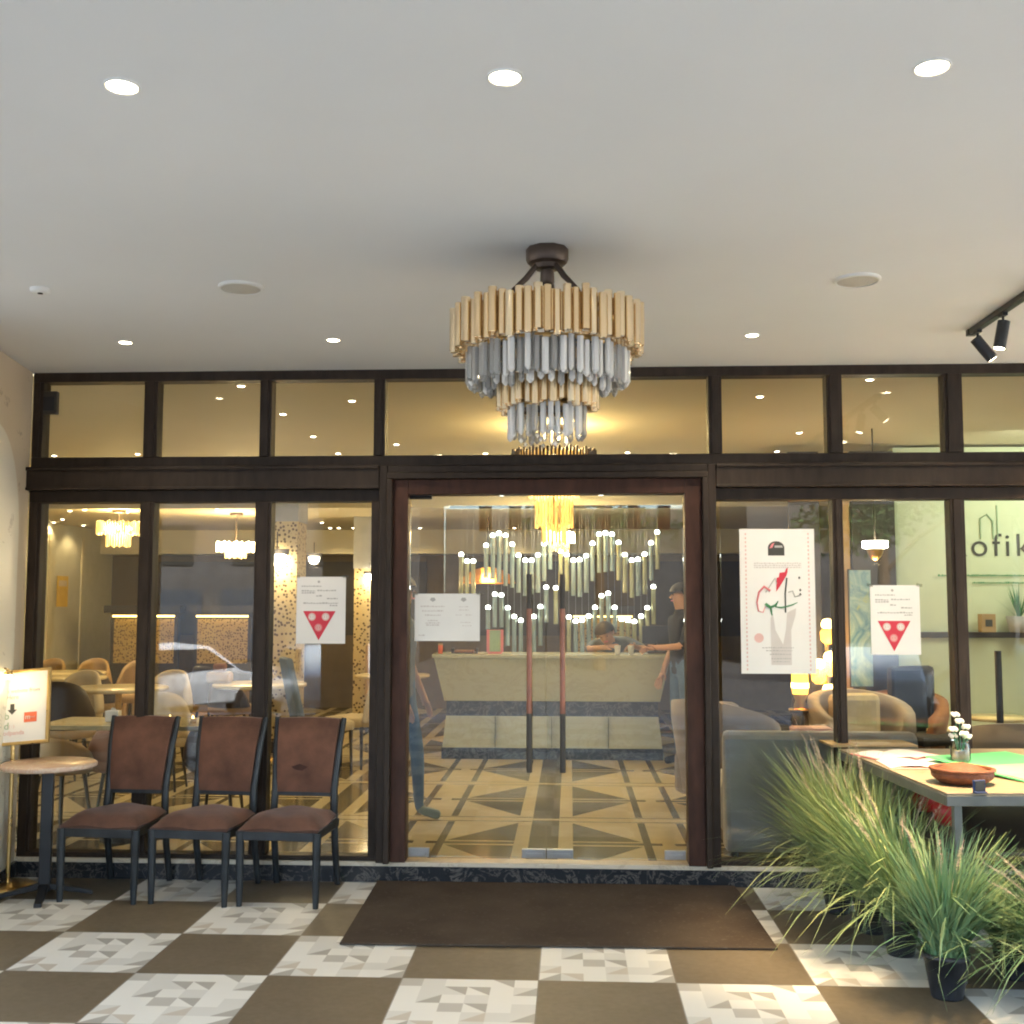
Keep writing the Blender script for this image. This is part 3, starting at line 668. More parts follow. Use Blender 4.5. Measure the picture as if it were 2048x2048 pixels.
# ================================================================== NOTICES ON THE GLASS
def scribble(mb, x0, x1, z, h, rng):
    x = x0
    while x < x1:
        w_ = rng.uniform(.006, .018); mb.box((x, -.0022, z), (min(x+w_, x1), -.0012, z+h*rng.uniform(.6, 1))); x += w_+.004
def tape(t, W_, H_):
    for x_, z_ in ((0, H_), (W_, H_)):
        o = MB().box((-.018, -.0028, -.008), (.018, -.0014, .010)).build('tape', 'tapefilm', t, loc=(x_, 0, z_)); o.rotation_euler = (0, radians(random.uniform(-14, 14)), 0)
M['tapefilm'] = glass_mat('clear_tape', (.86, .85, .80), .25)
def notice(label, p0, p1):
    """portrait sheet with a red warning triangle"""
    x0, z1 = p0; x1, z0 = p1; W_, H_ = x1-x0, z1-z0
    t = thing('window_notice', label, 'notice', (x0, .047, z0), 0, 'white notices with a red triangle')
    MB().box((0, -.001, 0), (W_, .0015, H_)).build('sheet', 'paper', t); tape(t, W_, H_)
    rng = random.Random(3); mb = MB()
    for xa, xb, zf in ((.10, .5, .85), (.42, .8, .785), (.10, .38, .78), (.10, .38, .75), (.40, .52, .705), (.62, .84, .665), (.14, .85, .595), (.68, .84, .56)):
        scribble(mb, W_*xa, W_*xb, H_*zf, .0085, rng)
    mb.build('printed_lines', 'greyink', t)
    MB().lathe([(.008, 0), (0, .0)], n=10).build('emblem', 'greyink', t, loc=(W_*.45, -.0016, H_*.925)).rotation_euler = (pi/2, 0, 0)
    tr = MB().prism([(W_*.14, H_*.485), (W_*.80, H_*.485), (W_*.46, H_*.05)], 'y', -.0026, -.001).build('red_triangle', 'redink', t)
    for fx, fz, m_ in ((.32, .40, 'pinkink'), (.60, .40, 'pinkink'), (.455, .24, 'softred')):
        d = MB().lathe([(.024, .0), (0, .0)], n=24).build('symbol_disc', m_, tr, loc=(W_*fx, -.0034, H_*fz)); d.rotation_euler = (pi/2, 0, 0)
        MB().lathe([(.016, 0), (.011, 0)], n=20).box((-.004, -.009, -.0004), (.004, .009, .0004)).build('symbol', 'paper' if m_ == 'pinkink' else 'pinkink', d, loc=(0, 0, .0008))
    return t
notice('portrait white notice with red triangle on the third window, left of the door', (.872, 1.813), (1.175, 1.406))
notice('portrait white notice with red triangle on the window right of the floral poster', (4.335, 1.762), (4.625, 1.350))
t = thing('door_notice', 'landscape white notice taped to the left glass door', 'notice', (1.602, .042, 1.424))
MB().box((0, -.001, 0), (.397, .0015, .286)).build('sheet', 'paper', t); tape(t, .397, .286)
rng = random.Random(5); mb = MB()
for c, hw, z in ((.11, .075, .205), (.11, .065, .178), (.11, .048, .152), (.11, .03, .12), (.11, .045, .105), (.11, .04, .092), (.045, .02, .03)): scribble(mb, c-hw, c+hw, z, .009, rng)
mb.build('printed_lines', 'paleink', t)
mb = MB()
for c, hw, z in ((.30, .03, .205), (.30, .03, .185), (.27, .02, .155), (.33, .02, .155), (.31, .03, .11), (.32, .03, .09)): scribble(mb, c-hw, c+hw, z, .005, rng)
mb.build('printed_lines', 'paleink', t)
for x_ in (.11, .298): MB().prism([(x_-.018, .248), (x_, .236), (x_+.018, .248), (x_+.010, .262), (x_-.010, .262)], 'y', -.0022, -.001).build('emblem', 'greyink', t)
# tall poster
t = thing('poster', 'tall white poster with red and green brush lettering right of the door', 'poster', (3.567, .047, 1.235))
PW_, PH = .445, .865
MB().box((0, -.001, 0), (PW_, .002, PH)).build('sheet', 'paper', t)
mb = MB()
for k in range(34):
    z = .02+k*.0245; mb.box((.032, -.0018, z), (.040, -.001, z+.012)).box((PW_-.040, -.0018, z), (PW_-.032, -.001, z+.012))
mb.build('dotted_border', 'pinkink', t)
def pp_(pts): return [(x*PW_, z*PH) for x, z in pts]
em = MB().prism(pp_([(.38, .815), (.38, .87)] + [(.49-.11*cos(a), .87+.045*sin(a)) for a in [k*pi/10 for k in range(11)]] + [(.60, .87), (.60, .815)]), 'y', -.0022, -.001).build('emblem', 'darkink', t)
MB().prism(pp_([(.40, .865), (.43, .895), (.47, .905), (.44, .87)]), 'y', -.0030, -.0022).build('red_mark', 'softred', em)
MB().prism(pp_([(.47, .885), (.57, .885), (.58, .87), (.47, .87)]), 'y', -.0030, -.0022).build('pale_mark', 'greyink', em)
mb = MB(); rng = random.Random(9)
for z in (.757, .742, .728): scribble(mb, .19*PW_, .82*PW_, z*PH, .009, rng)
mb.build('printed_lines', 'paleink', t)
MB().prism(pp_([(.48, .565), (.53, .60), (.56, .625), (.62, .675), (.635, .70), (.64, .73), (.62, .725), (.60, .70), (.53, .695), (.52, .665), (.49, .66)]), 'y', -.0024, -.001).build('red_flag', 'redink', t)
MB().tube([(.625*PW_, -.002, .66*PH), (.60*PW_, -.002, .55*PH), (.60*PW_, -.002, .42*PH)], .0045, 6).build('black_stroke', 'darkink', t)
MB().tube([(x*PW_, -.002, z*PH) for x, z in ((.40, .57), (.32, .60), (.25, .56), (.22, .49), (.24, .43), (.30, .42), (.33, .46))], [.008, .007, .006, .005, .004, .003, .002], 6).build('red_stroke', 'softred', t)
MB().tube([(x*PW_, -.002, z*PH) for x, z in ((.33, .48), (.40, .455), (.46, .47), (.50, .50), (.47, .46), (.54, .455), (.60, .46), (.70, .475), (.76, .49))], [.009, .010, .006, .005, .005, .005, .005, .004, .002], 6)\
    .tube([(x*PW_, -.002, z*PH) for x, z in ((.40, .46), (.41, .43), (.42, .40))], [.007, .006, .003], 6).build('green_stroke', 'greenink', t)
MB().tube([(x*PW_, -.002, z*PH) for x, z in ((.34, .56), (.42, .62), (.47, .66), (.49, .62))], .003, 6).tube([(x*PW_, -.002, z*PH) for x, z in ((.64, .56), (.70, .57), (.73, .53), (.80, .54))], .0035, 6).build('grey_stroke', 'greyink', t)
for x, z in ((.80, .575), (.80, .545), (.79, .66)): MB().prism(pp_([(x-.015, z), (x, z+.012), (x+.018, z), (x, z-.01)]), 'y', -.0022, -.001).build('dot', 'darkink', t)
MB().prism(pp_([(.40, .06), (.67, .06), (.67, .30), (.73, .40), (.74, .45), (.62, .42), (.60, .30), (.56, .20), (.46, .30), (.43, .42), (.40, .38)]), 'y', -.0018, -.001).build('hand_print', 'paleink', t)
mb = MB()
for z, a, b in ((.175, .28, .70), (.155, .33, .68), (.13, .38, .66), (.10, .40, .66), (.08, .42, .64)): scribble(mb, a*PW_, b*PW_, z*PH, .007, rng)
mb.build('printed_lines', 'greyink', t)
d = MB().lathe([(.028, 0), (0, 0)], n=20).build('round_stamp', 'pinkink', t, loc=(.24*PW_, -.0016, .245*PH)); d.rotation_euler = (pi/2, 0, 0)
# small box in the first transom
t = thing('small_speaker', 'small dark box mounted in the upper left corner of the first transom window', 'box', (-.715, .03, 2.90))
MB().box((-.045, -.02, -.07), (.055, .018, .075)).build('housing', 'darkpanel', t, bevel=.006)
MB().box((-.03, -.023, -.05), (.04, -.02, .04)).build('front_grille', 'black', t)

# ================================================================== OUTDOOR TABLE AND WHAT IS ON IT
TR = radians(4.2); tc = Vector((4.19, -1.67, 0))
t = thing('display_table', 'long grey display table with wooden top beside the window', 'table', tuple(tc), TR)
TL_, TW_ = 1.52, 1.35
MB().box((.0, .0, .812), (TW_, TL_, .822)).build('tabletop', 'tabletop', t, bevel=.002)
MB().box((-.004, -.004, .765), (TW_+.004, .02, .811)).box((-.004, .02, .765), (.02, TL_, .811)).box((TW_-.02, .02, .765), (TW_+.004, TL_, .811)).box((.02, TL_-.02, .765), (TW_-.02, TL_, .811)).build('apron', 'tablegrey', t, bevel=.003)
for x_, y_ in ((.06, .05), (TW_-.09, .05), (.06, TL_-.08), (TW_-.09, TL_-.08)): MB().box((x_-.018, y_-.018, 0), (x_+.018, y_+.018, .765)).build('leg', 'tablegrey', t, bevel=.004)
MB().box((.04, .04, .545), (TW_-.07, TL_-.06, .560)).build('lower_shelf', 'darkpanel', t)
def on(x, y, z=.8225):  # table-local to world
    return tuple(tc + Vector((x*cos(TR)-y*sin(TR), x*sin(TR)+y*cos(TR), z)))
def sheet(name, label, cat, x, y, w_, h_, rz, mt, z=.8235, th=.004, grp=None, extra=None):
    t = thing(name, label, cat, tuple(at(x, y, z=z)), TR+rz, grp)
    MB().box((-w_/2, -h_/2, 0), (w_/2, h_/2, th)).build('cover', mt, t, bevel=.001)
    if extra: extra(t, th)
    return t
def open_pages(t, th):
    mb = MB()
    for s in (-1, 1):
        vs = []; 
        for k in range(7):
            u = k/6; vs += [(s*u*.20, -.14, th+.001+.014*sin(u*pi)**.7*(1-u*.4)), (s*u*.20, .14, th+.001+.014*sin(u*pi)**.7*(1-u*.4))]
        mb.add(vs, [(2*k, 2*k+1, 2*k+3, 2*k+2) for k in range(6)], True)
    mb.build('pages', 'paper', t)
sheet('menu_book', 'open white menu with pink cover at the left of the grey table', 'menu', 1800, 1512, .44, .30, .30, 'softred', extra=open_pages, grp='open menus on the grey table')
sheet('menu_book', 'open white menu with pale cover in the middle of the grey table', 'menu', 1848, 1530, .42, .30, -.1, 'pinkink', z=.8236, extra=open_pages, grp='open menus on the grey table')
def brd(t, th): MB().box((-.10, -.07, th), (.12, .06, th+.002)).build('label', 'cream', t)
sheet('wooden_board', 'thin amber wooden board overhanging the far left table corner', 'board', 1735, 1489, .50, .26, .0, 'tan', th=.012, extra=brd)
t = thing('menu_board', 'large green menu lying at the right of the grey table', 'menu', tuple(at(2040, 1536, z=.838)), TR+.35)
MB().box((-.27, -.36, 0), (.27, .36, .008)).build('cover', 'green', t, bevel=.002)
MB().box((-.25, -.34, .008), (.25, .05, .0095)).build('picture', 'palegreen', t)
MB().box((-.25, -.355, .0095), (.25, -.16, .011)).build('red_strip', 'softred', t)
t.rotation_euler[0] = radians(3)
bk_ = thing('basket', 'low round rust brown basket at the front of the grey table', 'basket', tuple(at(1925, 1566, z=.8225)), 0)
MB().lathe([(0, .002), (.10, .002), (.135, .03), (.14, .062), (.128, .064), (.118, .03), (0, .022)], n=36).build('bowl', 'basket', bk_)
MB().lathe([(.135, .055), (.146, .062), (.146, .070), (.128, .072), (.126, .060)], n=36).build('rim', 'basket', bk_)
MB().lathe([(0, .095), (.06, .085), (.11, .062), (.125, .045)], n=24).build('contents', 'basket', bk_)
t = thing('card_holder', 'small dark square holder on the front edge of the grey table', 'holder', tuple(at(1960, 1586, z=.8225)), .2)
MB().box((-.028, -.014, 0), (.028, .014, .006)).box((-.028, .0, .006), (.028, .012, .055)).build('stand', 'navy', t, bevel=.002); MB().box((-.022, -.003, .01), (.022, .0, .05)).build('card', 'darkpanel', t)
vz = thing('flower_vase', 'white flowers in a clear glass jar on the grey table', 'vase', tuple(at(1922, 1535, z=.8225)), 0)
MB().lathe([(0, .002), (.045, .002), (.048, .02), (.048, .11), (.04, .125), (.042, .135)], n=24).build('jar', 'clearglass', vz)
MB().lathe([(0, .004), (.042, .004), (.042, .085), (0, .085)], n=20).build('pebbles', 'cream', vz)
for k, (x_, y_, z_) in enumerate(((0, 0, .23), (.035, .01, .20), (-.035, -.01, .19), (.01, -.03, .17), (-.01, .03, .26), (.03, -.02, .155), (-.03, .01, .155))):
    MB().tube([(x_*.2, y_*.2, .03), (x_*.6, y_*.6, .12), (x_, y_, z_-.012)], .0025, 5).build('stem', 'greenink', vz)
    mb = MB()
    for j in range(6):
        a = j*pi/3+k; mb.lathe([(0, -.011), (.008, -.007), (.012, 0), (.008, .007), (0, .010)], (x_+.013*cos(a), y_+.013*sin(a), z_+.006*(j % 2)), 8)
    mb.lathe([(0, -.008), (.010, .006), (0, .018)], (x_, y_, z_), 8)
    mb.build('flower', 'whitecer', vz)
for lab, x_, y_ in (('red round tin on the shelf under the grey table, left one', 1850, 1622), ('red round tin on the shelf under the grey table, right one', 1893, 1650)):
    p = at(x_, y_, z=.561)
    t = thing('red_tin', lab, 'tin', tuple(p), 0, 'red round tins under the table')
    MB().lathe([(0, 0), (.035, 0), (.058, .025), (.064, .065), (.058, .10), (.035, .125), (0, .128)], n=28).build('body', 'red', t)
    MB().lathe([(.02, .125), (.02, .138), (0, .14)], n=16).build('lid', 'darkpanel', t)

# ================================================================== POTTED GRASSES
def grass(label, x, y, h, spread, n, tone, seed, plumes=8, lean=(0, 0), pot=1.0):
    rng = random.Random(seed)
    t = thing('potted_grass', label, 'potted plant', (x, y, 0), rng.uniform(0, 6), 'potted grasses along the table')
    ph = .175*pot; pr = .09*pot
    p = MB().lathe([(0, 0), (pr*.68, 0), (pr*.70, .01), (pr*.98, ph-.022), (pr*1.04, ph-.022), (pr*1.04, ph), (pr*.94, ph), (pr*.92, ph-.03)], n=32).build('pot', 'plastic_black', t)
    MB().lathe([(pr*.93, ph-.028), (0, ph-.02)], n=20).build('soil', 'darkbrown', p)
    vs, fs, tn = [], [], []
    rz = t.rotation_euler[2]; lx, ly = lean[0]*cos(-rz)-lean[1]*sin(-rz), lean[0]*sin(-rz)+lean[1]*cos(-rz)
    n = int(n*1.7)
    for k in range(n):
        a = rng.uniform(0, 2*pi); L_ = h*rng.uniform(.45, 1.08); r0 = pr*.7*math.sqrt(rng.random()); out = spread*(rng.random()**.8)*.9+.04
        low = rng.random() < (.19 if plumes > 3 else .08)
        if low: out = out*1.35+.06; L_ *= .85
        bx, by = r0*cos(a+rng.uniform(-1, 1)), r0*sin(a+rng.uniform(-1, 1)); wd_ = rng.uniform(.0018, .0046); bend = rng.uniform(-.10, .10); kink = rng.random() < .12; wz = rng.uniform(-.6, .6)
        tone_ = min(1, max(0, rng.gauss(tone, .22))); px_, py_ = -sin(a+wz), cos(a+wz); S = 6; b0 = len(vs)
        dx, dy = cos(a), sin(a)
        droop = out*rng.uniform(.25, .8) + (1.0 if low else 0)*rng.uniform(.5, 1.1)
        for q in range(S+1):
            u = q/S; r = out*u**1.6*1.25; z = ph-.03 + L_*(u - droop*.75*u**3)
            ww = wd_*(1-u**3*.9)*(.7+.6*min(1, u*4))
            cx, cy = bx+dx*r+lx*u*u-dy*bend*u*u, by+dy*r+ly*u*u+dx*bend*u*u
            if kink and u > .55: z -= (u-.55)*L_*.9; cx += dx*(u-.55)*.18; cy += dy*(u-.55)*.18
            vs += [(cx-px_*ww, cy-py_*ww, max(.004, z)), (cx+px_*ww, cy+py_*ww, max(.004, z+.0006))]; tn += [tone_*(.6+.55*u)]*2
        fs += [(b0+2*q, b0+2*q+1, b0+2*q+3, b0+2*q+2) for q in range(S)]
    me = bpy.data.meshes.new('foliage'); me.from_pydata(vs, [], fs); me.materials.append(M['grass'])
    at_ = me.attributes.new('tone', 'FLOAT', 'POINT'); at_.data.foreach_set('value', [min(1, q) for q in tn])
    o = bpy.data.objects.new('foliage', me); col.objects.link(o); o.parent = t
    for q in me.polygons: q.use_smooth = True
    for k in range(plumes):
        a = rng.uniform(0, 2*pi); L_ = h*rng.uniform(.95, 1.25); out = spread*rng.uniform(.2, 1.0)
        P = []
        for q in range(9):
            u = q/8; P.append((cos(a)*out*u**1.8+lx*u*u, sin(a)*out*u**1.8+ly*u*u, ph-.03+L_*(u-.25*out*u**3)))
        mb = MB().tube(P[:7], .0014, 4)
        for q in range(120):
            u = 5.6+2.4*q/120; i = min(7, int(u)); f_ = u-i; c = Vector(P[i]).lerp(Vector(P[i+1]), f_); rr = .010*sin(min(1, (u-5.6)/2.4+.12)*pi*.95)+.002
            d = Vector((rng.gauss(0, 1), rng.gauss(0, 1), rng.gauss(.6, .6))).normalized()*rr*1.5; e = d.orthogonal().normalized()*.0012
            mb.add([c-e, c+e, c+d], [(0, 1, 2)])
        mb.build('seed_head', 'plume', t, recalc=False)
    return t
grass('tallest yellow-green potted grass, leaning left by the grey sofa window', 3.98, -.50, .74, .30, 680, .72, 11, 12, (-.06, 0))
grass('bushy yellow-green potted grass at the back left of the grey table', 4.06, -.86, .68, .32, 600, .60, 12, 8, (-.05, 0))
grass('potted grass in the row directly behind the front plant', 4.10, -1.22, .60, .34, 520, .45, 13, 7, (-.06, 0))
grass('fresh green potted grass in front, its black pot fully visible', 4.125, -1.79, .52, .22, 460, .22, 14, 3, (.02, 0), 1.05)
grass('potted grass with pink plumes at the right picture edge', 4.60, -1.86, .42, .40, 420, .30, 15, 10, (.0, 0))
grass('grey-green potted grass behind the plumed one, under the table front', 4.50, -1.52, .34, .38, 380, .20, 16, 4, (0, 0))
grass('broad potted grass under the right end of the grey table', 4.86, -1.48, .46, .40, 420, .30, 18, 6, (0, 0))
grass('large potted grass partly cut off at the right picture edge', 4.92, -1.70, .46, .46, 420, .35, 17, 8, (-.05, 0))

# ================================================================== INSIDE: RECEPTION DESK AND TUBES
t = thing('reception_desk', 'cream stone reception desk with dark marble bands behind the glass door', 'reception desk', (2.36, 4.45, FZ))
def trap(z0, z1, w0, w1, name, mt, y0=0, y1=0, d=.6):
    MB().add([(-w0, y0, z0), (w0, y0, z0), (w0, d, z0), (-w0, d, z0), (-w1, y1, z1), (w1, y1, z1), (w1, d, z1), (-w1, d, z1)], [(0, 3, 2, 1), (4, 5, 6, 7), (0, 1, 5, 4), (1, 2, 6, 5), (2, 3, 7, 6), (3, 0, 4, 7)]).build(name, mt, t, bevel=.002)
trap(0, .113, 1.10, 1.10, 'plinth', 'marble_dark', .02, .02)
trap(.114, .424, 1.09, 1.055, 'lower_panel', 'desk', .0, .03)
trap(.425, .570, 1.055, 1.055, 'dark_band', 'marble_dark', .045, .045)
trap(.571, 1.0, 1.075, 1.17, 'upper_panel', 'desk', .03, -.06)
trap(1.001, 1.035, 1.185, 1.19, 'countertop', 'desk', -.075, -.075)
for x_ in (-.56, 0, .56): MB().box((x_-.002, -.026, .12), (x_+.002, .02, .42)).build('panel_joint', 'darkpanel', t)
ct = 1.155
# things on the desk
t = thing('cash_register', 'dark grey till screen on the right half of the desk', 'till', (3.42, 4.75, ct+.002))
MB().box((-.09, -.07, 0), (.09, .07, .02)).bar((0, 0, .02), (0, .02, .12), .015).build('stand', 'darkpanel', t); MB().box((-.14, .01, .10), (.14, .03, .28)).build('screen', 'black', t, bevel=.004)
for k, px in enumerate((1235, 1262)):
    t = thing('cup', ('white paper cup on the desk beside the bending person', 'second white paper cup on the desk, nearer the till')[k], 'cup', (at(px, 1300, 4.5).x, 4.50, ct+.002), 0, 'paper cups on the desk')
    MB().lathe([(0, 0), (.024, 0), (.032, .085), (.034, .088), (.030, .088), (0, .03)], n=16).build('body', 'paper', t)
t = thing('menu_stand', 'pale green and red card stand on the reception desk', 'card stand', (at(990, 1300, 4.6).x, 4.6, ct+.002))
MB().box((-.07, -.02, 0), (.07, .02, .012)).box((-.085, -.004, .012), (.085, .004, .24)).build('stand', 'softred', t, bevel=.002)
MB().box((-.055, -.008, .02), (.055, -.004, .235)).build('card', 'palegreen', t)
t = thing('orange_tub', 'small orange cylinder tub at the left end of the desk', 'tub', (at(881, 1295, 4.55).x, 4.55, ct+.002))
MB().lathe([(0, 0), (.022, 0), (.024, .09), (0, .095)], n=16).build('body', 'orange', t); MB().lathe([(.025, .085), (.025, .1), (0, .102)], n=16).build('lid', 'tan', t)
t = thing('desk_tray', 'dark brown tray of papers on the reception desk', 'tray', (at(930, 1300, 4.7).x, 4.7, ct+.002))
MB().box((-.13, -.1, 0), (.13, .1, .01)).box((-.13, -.1, .01), (-.12, .1, .05)).box((.12, -.1, .01), (.13, .1, .05)).build('tray', 'darkbrown', t, bevel=.002); MB().box((-.10, -.08, .011), (.09, .08, .03)).build('papers', 'rust', t)

t = thing('tube_light_screen', 'hanging screen of glass tubes with white lit tips behind the desk', 'light installation', (2.36, 5.6, 2.75))
MB().box((-1.15, -.02, -.03), (1.30, .02, 0)).build('top_frame', 'black', t)
UP = [(430, 460, 700), (465, 500, 690), (503, 500, 690), (580, 405, 590), (620, 345, 600), (658, 332, 620), (698, 345, 640), (738, 398, 650), (776, 465, 680), (816, 495, 700), (855, 495, 690), (893, 463, 680), (930, 395, 610), (966, 328, 540), (1030, 440, 640), (1067, 462, 670), (1107, 495, 700), (1145, 492, 705), (1184, 468, 680), (1223, 393, 610), (1262, 338, 560), (1300, 330, 555), (1340, 338, 550), (1380, 388, 605), (1418, 462, 680), (1460, 495, 710), (1497, 490, 700), (1537, 458, 690), (1576, 390, 605), (1613, 325, 540)]
LO = [(592, 780, 900), (633, 700, 890), (673, 705, 890), (711, 782, 1000), (750, 835, 1040), (790, 858, 1045), (869, 835, 1045), (908, 775, 1000), (943, 658, 860), (1001, 662, 870), (1080, 838, 1040), (1121, 862, 1045), (1160, 856, 1045), (1200, 832, 1040), (1238, 780, 990), (1277, 710, 880), (1317, 695, 890), (1357, 780, 920), (1398, 850, 1020), (1437, 858, 1010), (1475, 865, 1010), (1516, 833, 1000), (1553, 782, 985), (1590, 655, 870)]
tipm = None; M['tubeglass'] = None
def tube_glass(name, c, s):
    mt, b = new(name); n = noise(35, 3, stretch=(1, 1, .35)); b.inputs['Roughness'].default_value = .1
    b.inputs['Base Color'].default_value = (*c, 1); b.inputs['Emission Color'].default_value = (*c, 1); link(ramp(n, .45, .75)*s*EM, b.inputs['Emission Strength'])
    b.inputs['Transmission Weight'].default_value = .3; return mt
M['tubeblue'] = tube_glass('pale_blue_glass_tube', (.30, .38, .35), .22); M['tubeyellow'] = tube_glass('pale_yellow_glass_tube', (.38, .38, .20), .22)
mb = MB()
for k, (a, b, c) in enumerate(UP + LO):
    yy_ = 5.6 + (.12 if k >= len(UP) else 0)
    p1 = at(a/3.019+780, b/3.019+960, yy_); p0 = at(a/3.019+780, c/3.019+960, yy_)
    p1.x -= 2.36; p0.x -= 2.36; y_ = yy_-5.6; z1, z0 = p1.z-2.75, p0.z-2.75
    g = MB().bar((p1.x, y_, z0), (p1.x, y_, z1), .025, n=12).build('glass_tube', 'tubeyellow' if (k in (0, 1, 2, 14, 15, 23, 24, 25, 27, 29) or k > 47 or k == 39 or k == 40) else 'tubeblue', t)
    MB().lathe([(.021, 0), (.027, .010), (.026, .030), (.014, .042), (0, .044)], (p1.x, y_, z1), 12).build('bulb', 'tubetip', g)
    mb.bar((p1.x, y_, z1+.04), (p1.x, y_, 0), .0012, n=4)
mb.build('suspension_wires', 'steel', t)
point('lamp_light', (0, -.25, -.5), 3, (.9, 1, .95), .4, t)

t = thing('dome_lamp', 'amber dome lamp behind the hanging tubes left of the handles', 'lamp', tuple(at(976, 1150, 6.6)))
MB().lathe([(.33, -.10), (.32, -.06), (.27, .0), (.18, .06), (.08, .09), (0, .10)], n=32).build('shade', 'amber', t); MB().tube([(0, 0, .1), (0, 0, .7)], .008).build('cord', 'black', t)
MB().lathe([(0, -.07), (.06, -.04), (.07, 0), (0, .05)], n=16).build('bulb', 'candle', t); point('lamp_light', (0, 0, -.1), 5, (1, .6, .25), .06, t)

# booths with light strips
def booth(lab, xa, xb, yb=8.0):
    t = thing('booth_partition', lab, 'partition', ((xa+xb)/2, yb, FZ), 0, 'booth partitions with light strips'); w_ = (xb-xa)/2
    MB().box((-w_, 0, 0), (w_, .08, 1.36)).build('panel', 'darkpanel', t)
    MB().box((-w_+.05, -.012, .75), (w_-.05, 0, 1.34)).build('pierced_screen', 'pierced2', t)
    MB().box((-w_-.06, -.10, 1.42), (w_+.06, .10, 1.52)).build('cornice', 'darkpanel', t)
    MB().box((-w_+.04, -.05, 1.365), (w_-.04, -.02, 1.39)).build('light_strip', 'strip', t)
    MB().box((-w_, -.5, 0), (w_, -.02, .42)).build('bench', 'tan', t, bevel=.02)
booth('booth partition with glowing strip behind the leftmost tall window', -3.62, -3.18)
booth('booth partition with glowing strip left in the second tall window', -3.10, -2.70)
booth('wide booth partition with the brightest strip, second tall window', -2.48, -1.70)
booth('booth partition with glowing strip behind the right glass door', 2.55, 3.42, 8.4)

# pierced columns
for lab, p, w_, ztop in (('cream pierced star-pattern column behind the third tall window', (-.51, 5.0), .20, 2.52), ('narrow gold pierced column farther back, behind the third tall window', (.02, 7.2), .16, 2.1)):
    t = thing('pierced_column', lab, 'column', (p[0], p[1], FZ), 0, 'pierced pattern columns')
    MB().box((-w_, -w_, .0), (w_, w_, ztop-FZ)).build('shaft', 'pierced', t); MB().box((-w_-.02, -w_-.02, 0), (w_+.02, w_+.02, .12)).build('base', 'darkpanel', t)
    MB().box((-w_-.01, -w_-.01, ztop-FZ), (w_+.01, w_+.01, 2.95)).build('capital', 'greyvelvet', t)
def sconce(lab, p, s=1):
    t = thing('wall_lamp', lab, 'lamp', tuple(p), 0, 'bright shaded lamps in the dining room', s)
    MB().box((-.12, -.03, .06), (.12, .03, .12)).build('bracket', 'darkpanel', t); MB().lathe([(.09, .06), (.085, .0), (.05, -.05), (0, -.06)], n=20).build('shade', 'lampw', t)
    MB().bar((0, 0, .12), (0, 0, .3), .006).build('stem', 'darkpanel', t)
    point('lamp_light', (0, -.06, -.08), 5, (1, .8, .5), .06, t)
sconce('bright lamp with dark top in front of the pierced column', at(554, 1121, 4.72))
sconce('small bright hanging lamp right of the pierced column', at(628, 1121, 6), .7)
sconce('tiny bright lamp on the narrow farther pierced column', at(739, 1154, 6.95), .6)

# dining tables and chairs
def dtable(lab, x, y, r, mt='creamstone', h=.75, square=None):
    t = thing('dining_table', lab, 'table', (x, y, FZ), 0, 'dining tables')
    if square: MB().box((-square[0], -square[1], h-.03), (square[0], square[1], h)).build('tabletop', mt, t, bevel=.004)
    else: MB().lathe([(0, h-.035), (r-.01, h-.035), (r, h-.028), (r, h-.006), (r-.01, h), (0, h)], n=36).build('tabletop', mt, t)
    MB().lathe([(.22, 0), (.22, .015), (.04, .04), (.03, .1), (.03, h-.06), (.1, h-.037)], n=20).build('pedestal', 'brass' if not square else 'darkpanel', t)
    return t
dtable('cream round table behind the leftmost window, behind the dark shell chair', -1.72, 3.7, .45)
dtable('cream round table with an orange box, second and third windows', at(520, 1360, 4.3).x, 4.3, .46)
dtable('far cream round table in the left corner of the room', -3.3, 6.0, .45)
dtable('pale table at the left between the far tan chairs', -2.9, 5.2, .40)
dtable('long dark-edged table just behind the left windows', -.32, .62, 0, 'creamstone', .75, (.58, .28))
dtable('round table by the pink upholstered chairs, right of the pierced column', .55, 5.8, .42)
def dchair(lab, x, y, rz, mt='cream', shell=None, h=.86):
    t = thing('dining_chair', lab, 'chair', (x, y, FZ), rz, 'shell dining chairs')
    # curved shell back, opening faces -y (front)
    vs, fs = [], []; N, K = 16, 6
    for k in range(K+1):
        v = k/K; z = .44+v*(h-.44)
        for i in range(N+1):
            a = radians(-25+230*i/N); ww = .25*(1-.25*v**2) ; cut = 1-.55*abs((i/N)*2-1)**2.2
            zz = .44+(z-.44)*cut; vs.append((ww*cos(a), ww*.95*sin(a)+.03*v, zz))
    for k in range(K):
        for i in range(N): q = k*(N+1)+i; fs.append((q, q+1, q+N+2, q+N+1))
    o = MB().add(vs, fs, True).build('backrest', shell or mt, t); md = o.modifiers.new('sol', 'SOLIDIFY'); md.thickness = .035
    MB().lathe([(0, .36), (.21, .36), (.24, .40), (.24, .44), (.2, .47), (0, .475)], n=28).build('seat', mt, t)
    for a in (45, 135, 225, 315):
        c_, s_ = cos(radians(a)), sin(radians(a)); MB().bar((.2*c_, .2*s_, 0), (.14*c_, .14*s_, .37), .010, .016, 8).build('leg', 'darkpanel', t)
    return t
dchair('dark brown shell chair seen from behind, behind the leftmost window', -1.88, 3.0, pi, 'tan', 'darkbrown', .86)
dchair('cream shell chair facing out, nearest of the leftmost window', -2.40, 4.35, 0, 'cream')
dchair('cream shell chair beside the mullion between first and second windows', -1.52, 4.45, 0, 'cream')
dchair('far tan shell chair at the left corner of the leftmost window', -3.90, 6.8, 0, 'tan')
dchair('far tan shell chair in the middle of the leftmost window', -3.38, 6.9, .1, 'tan')
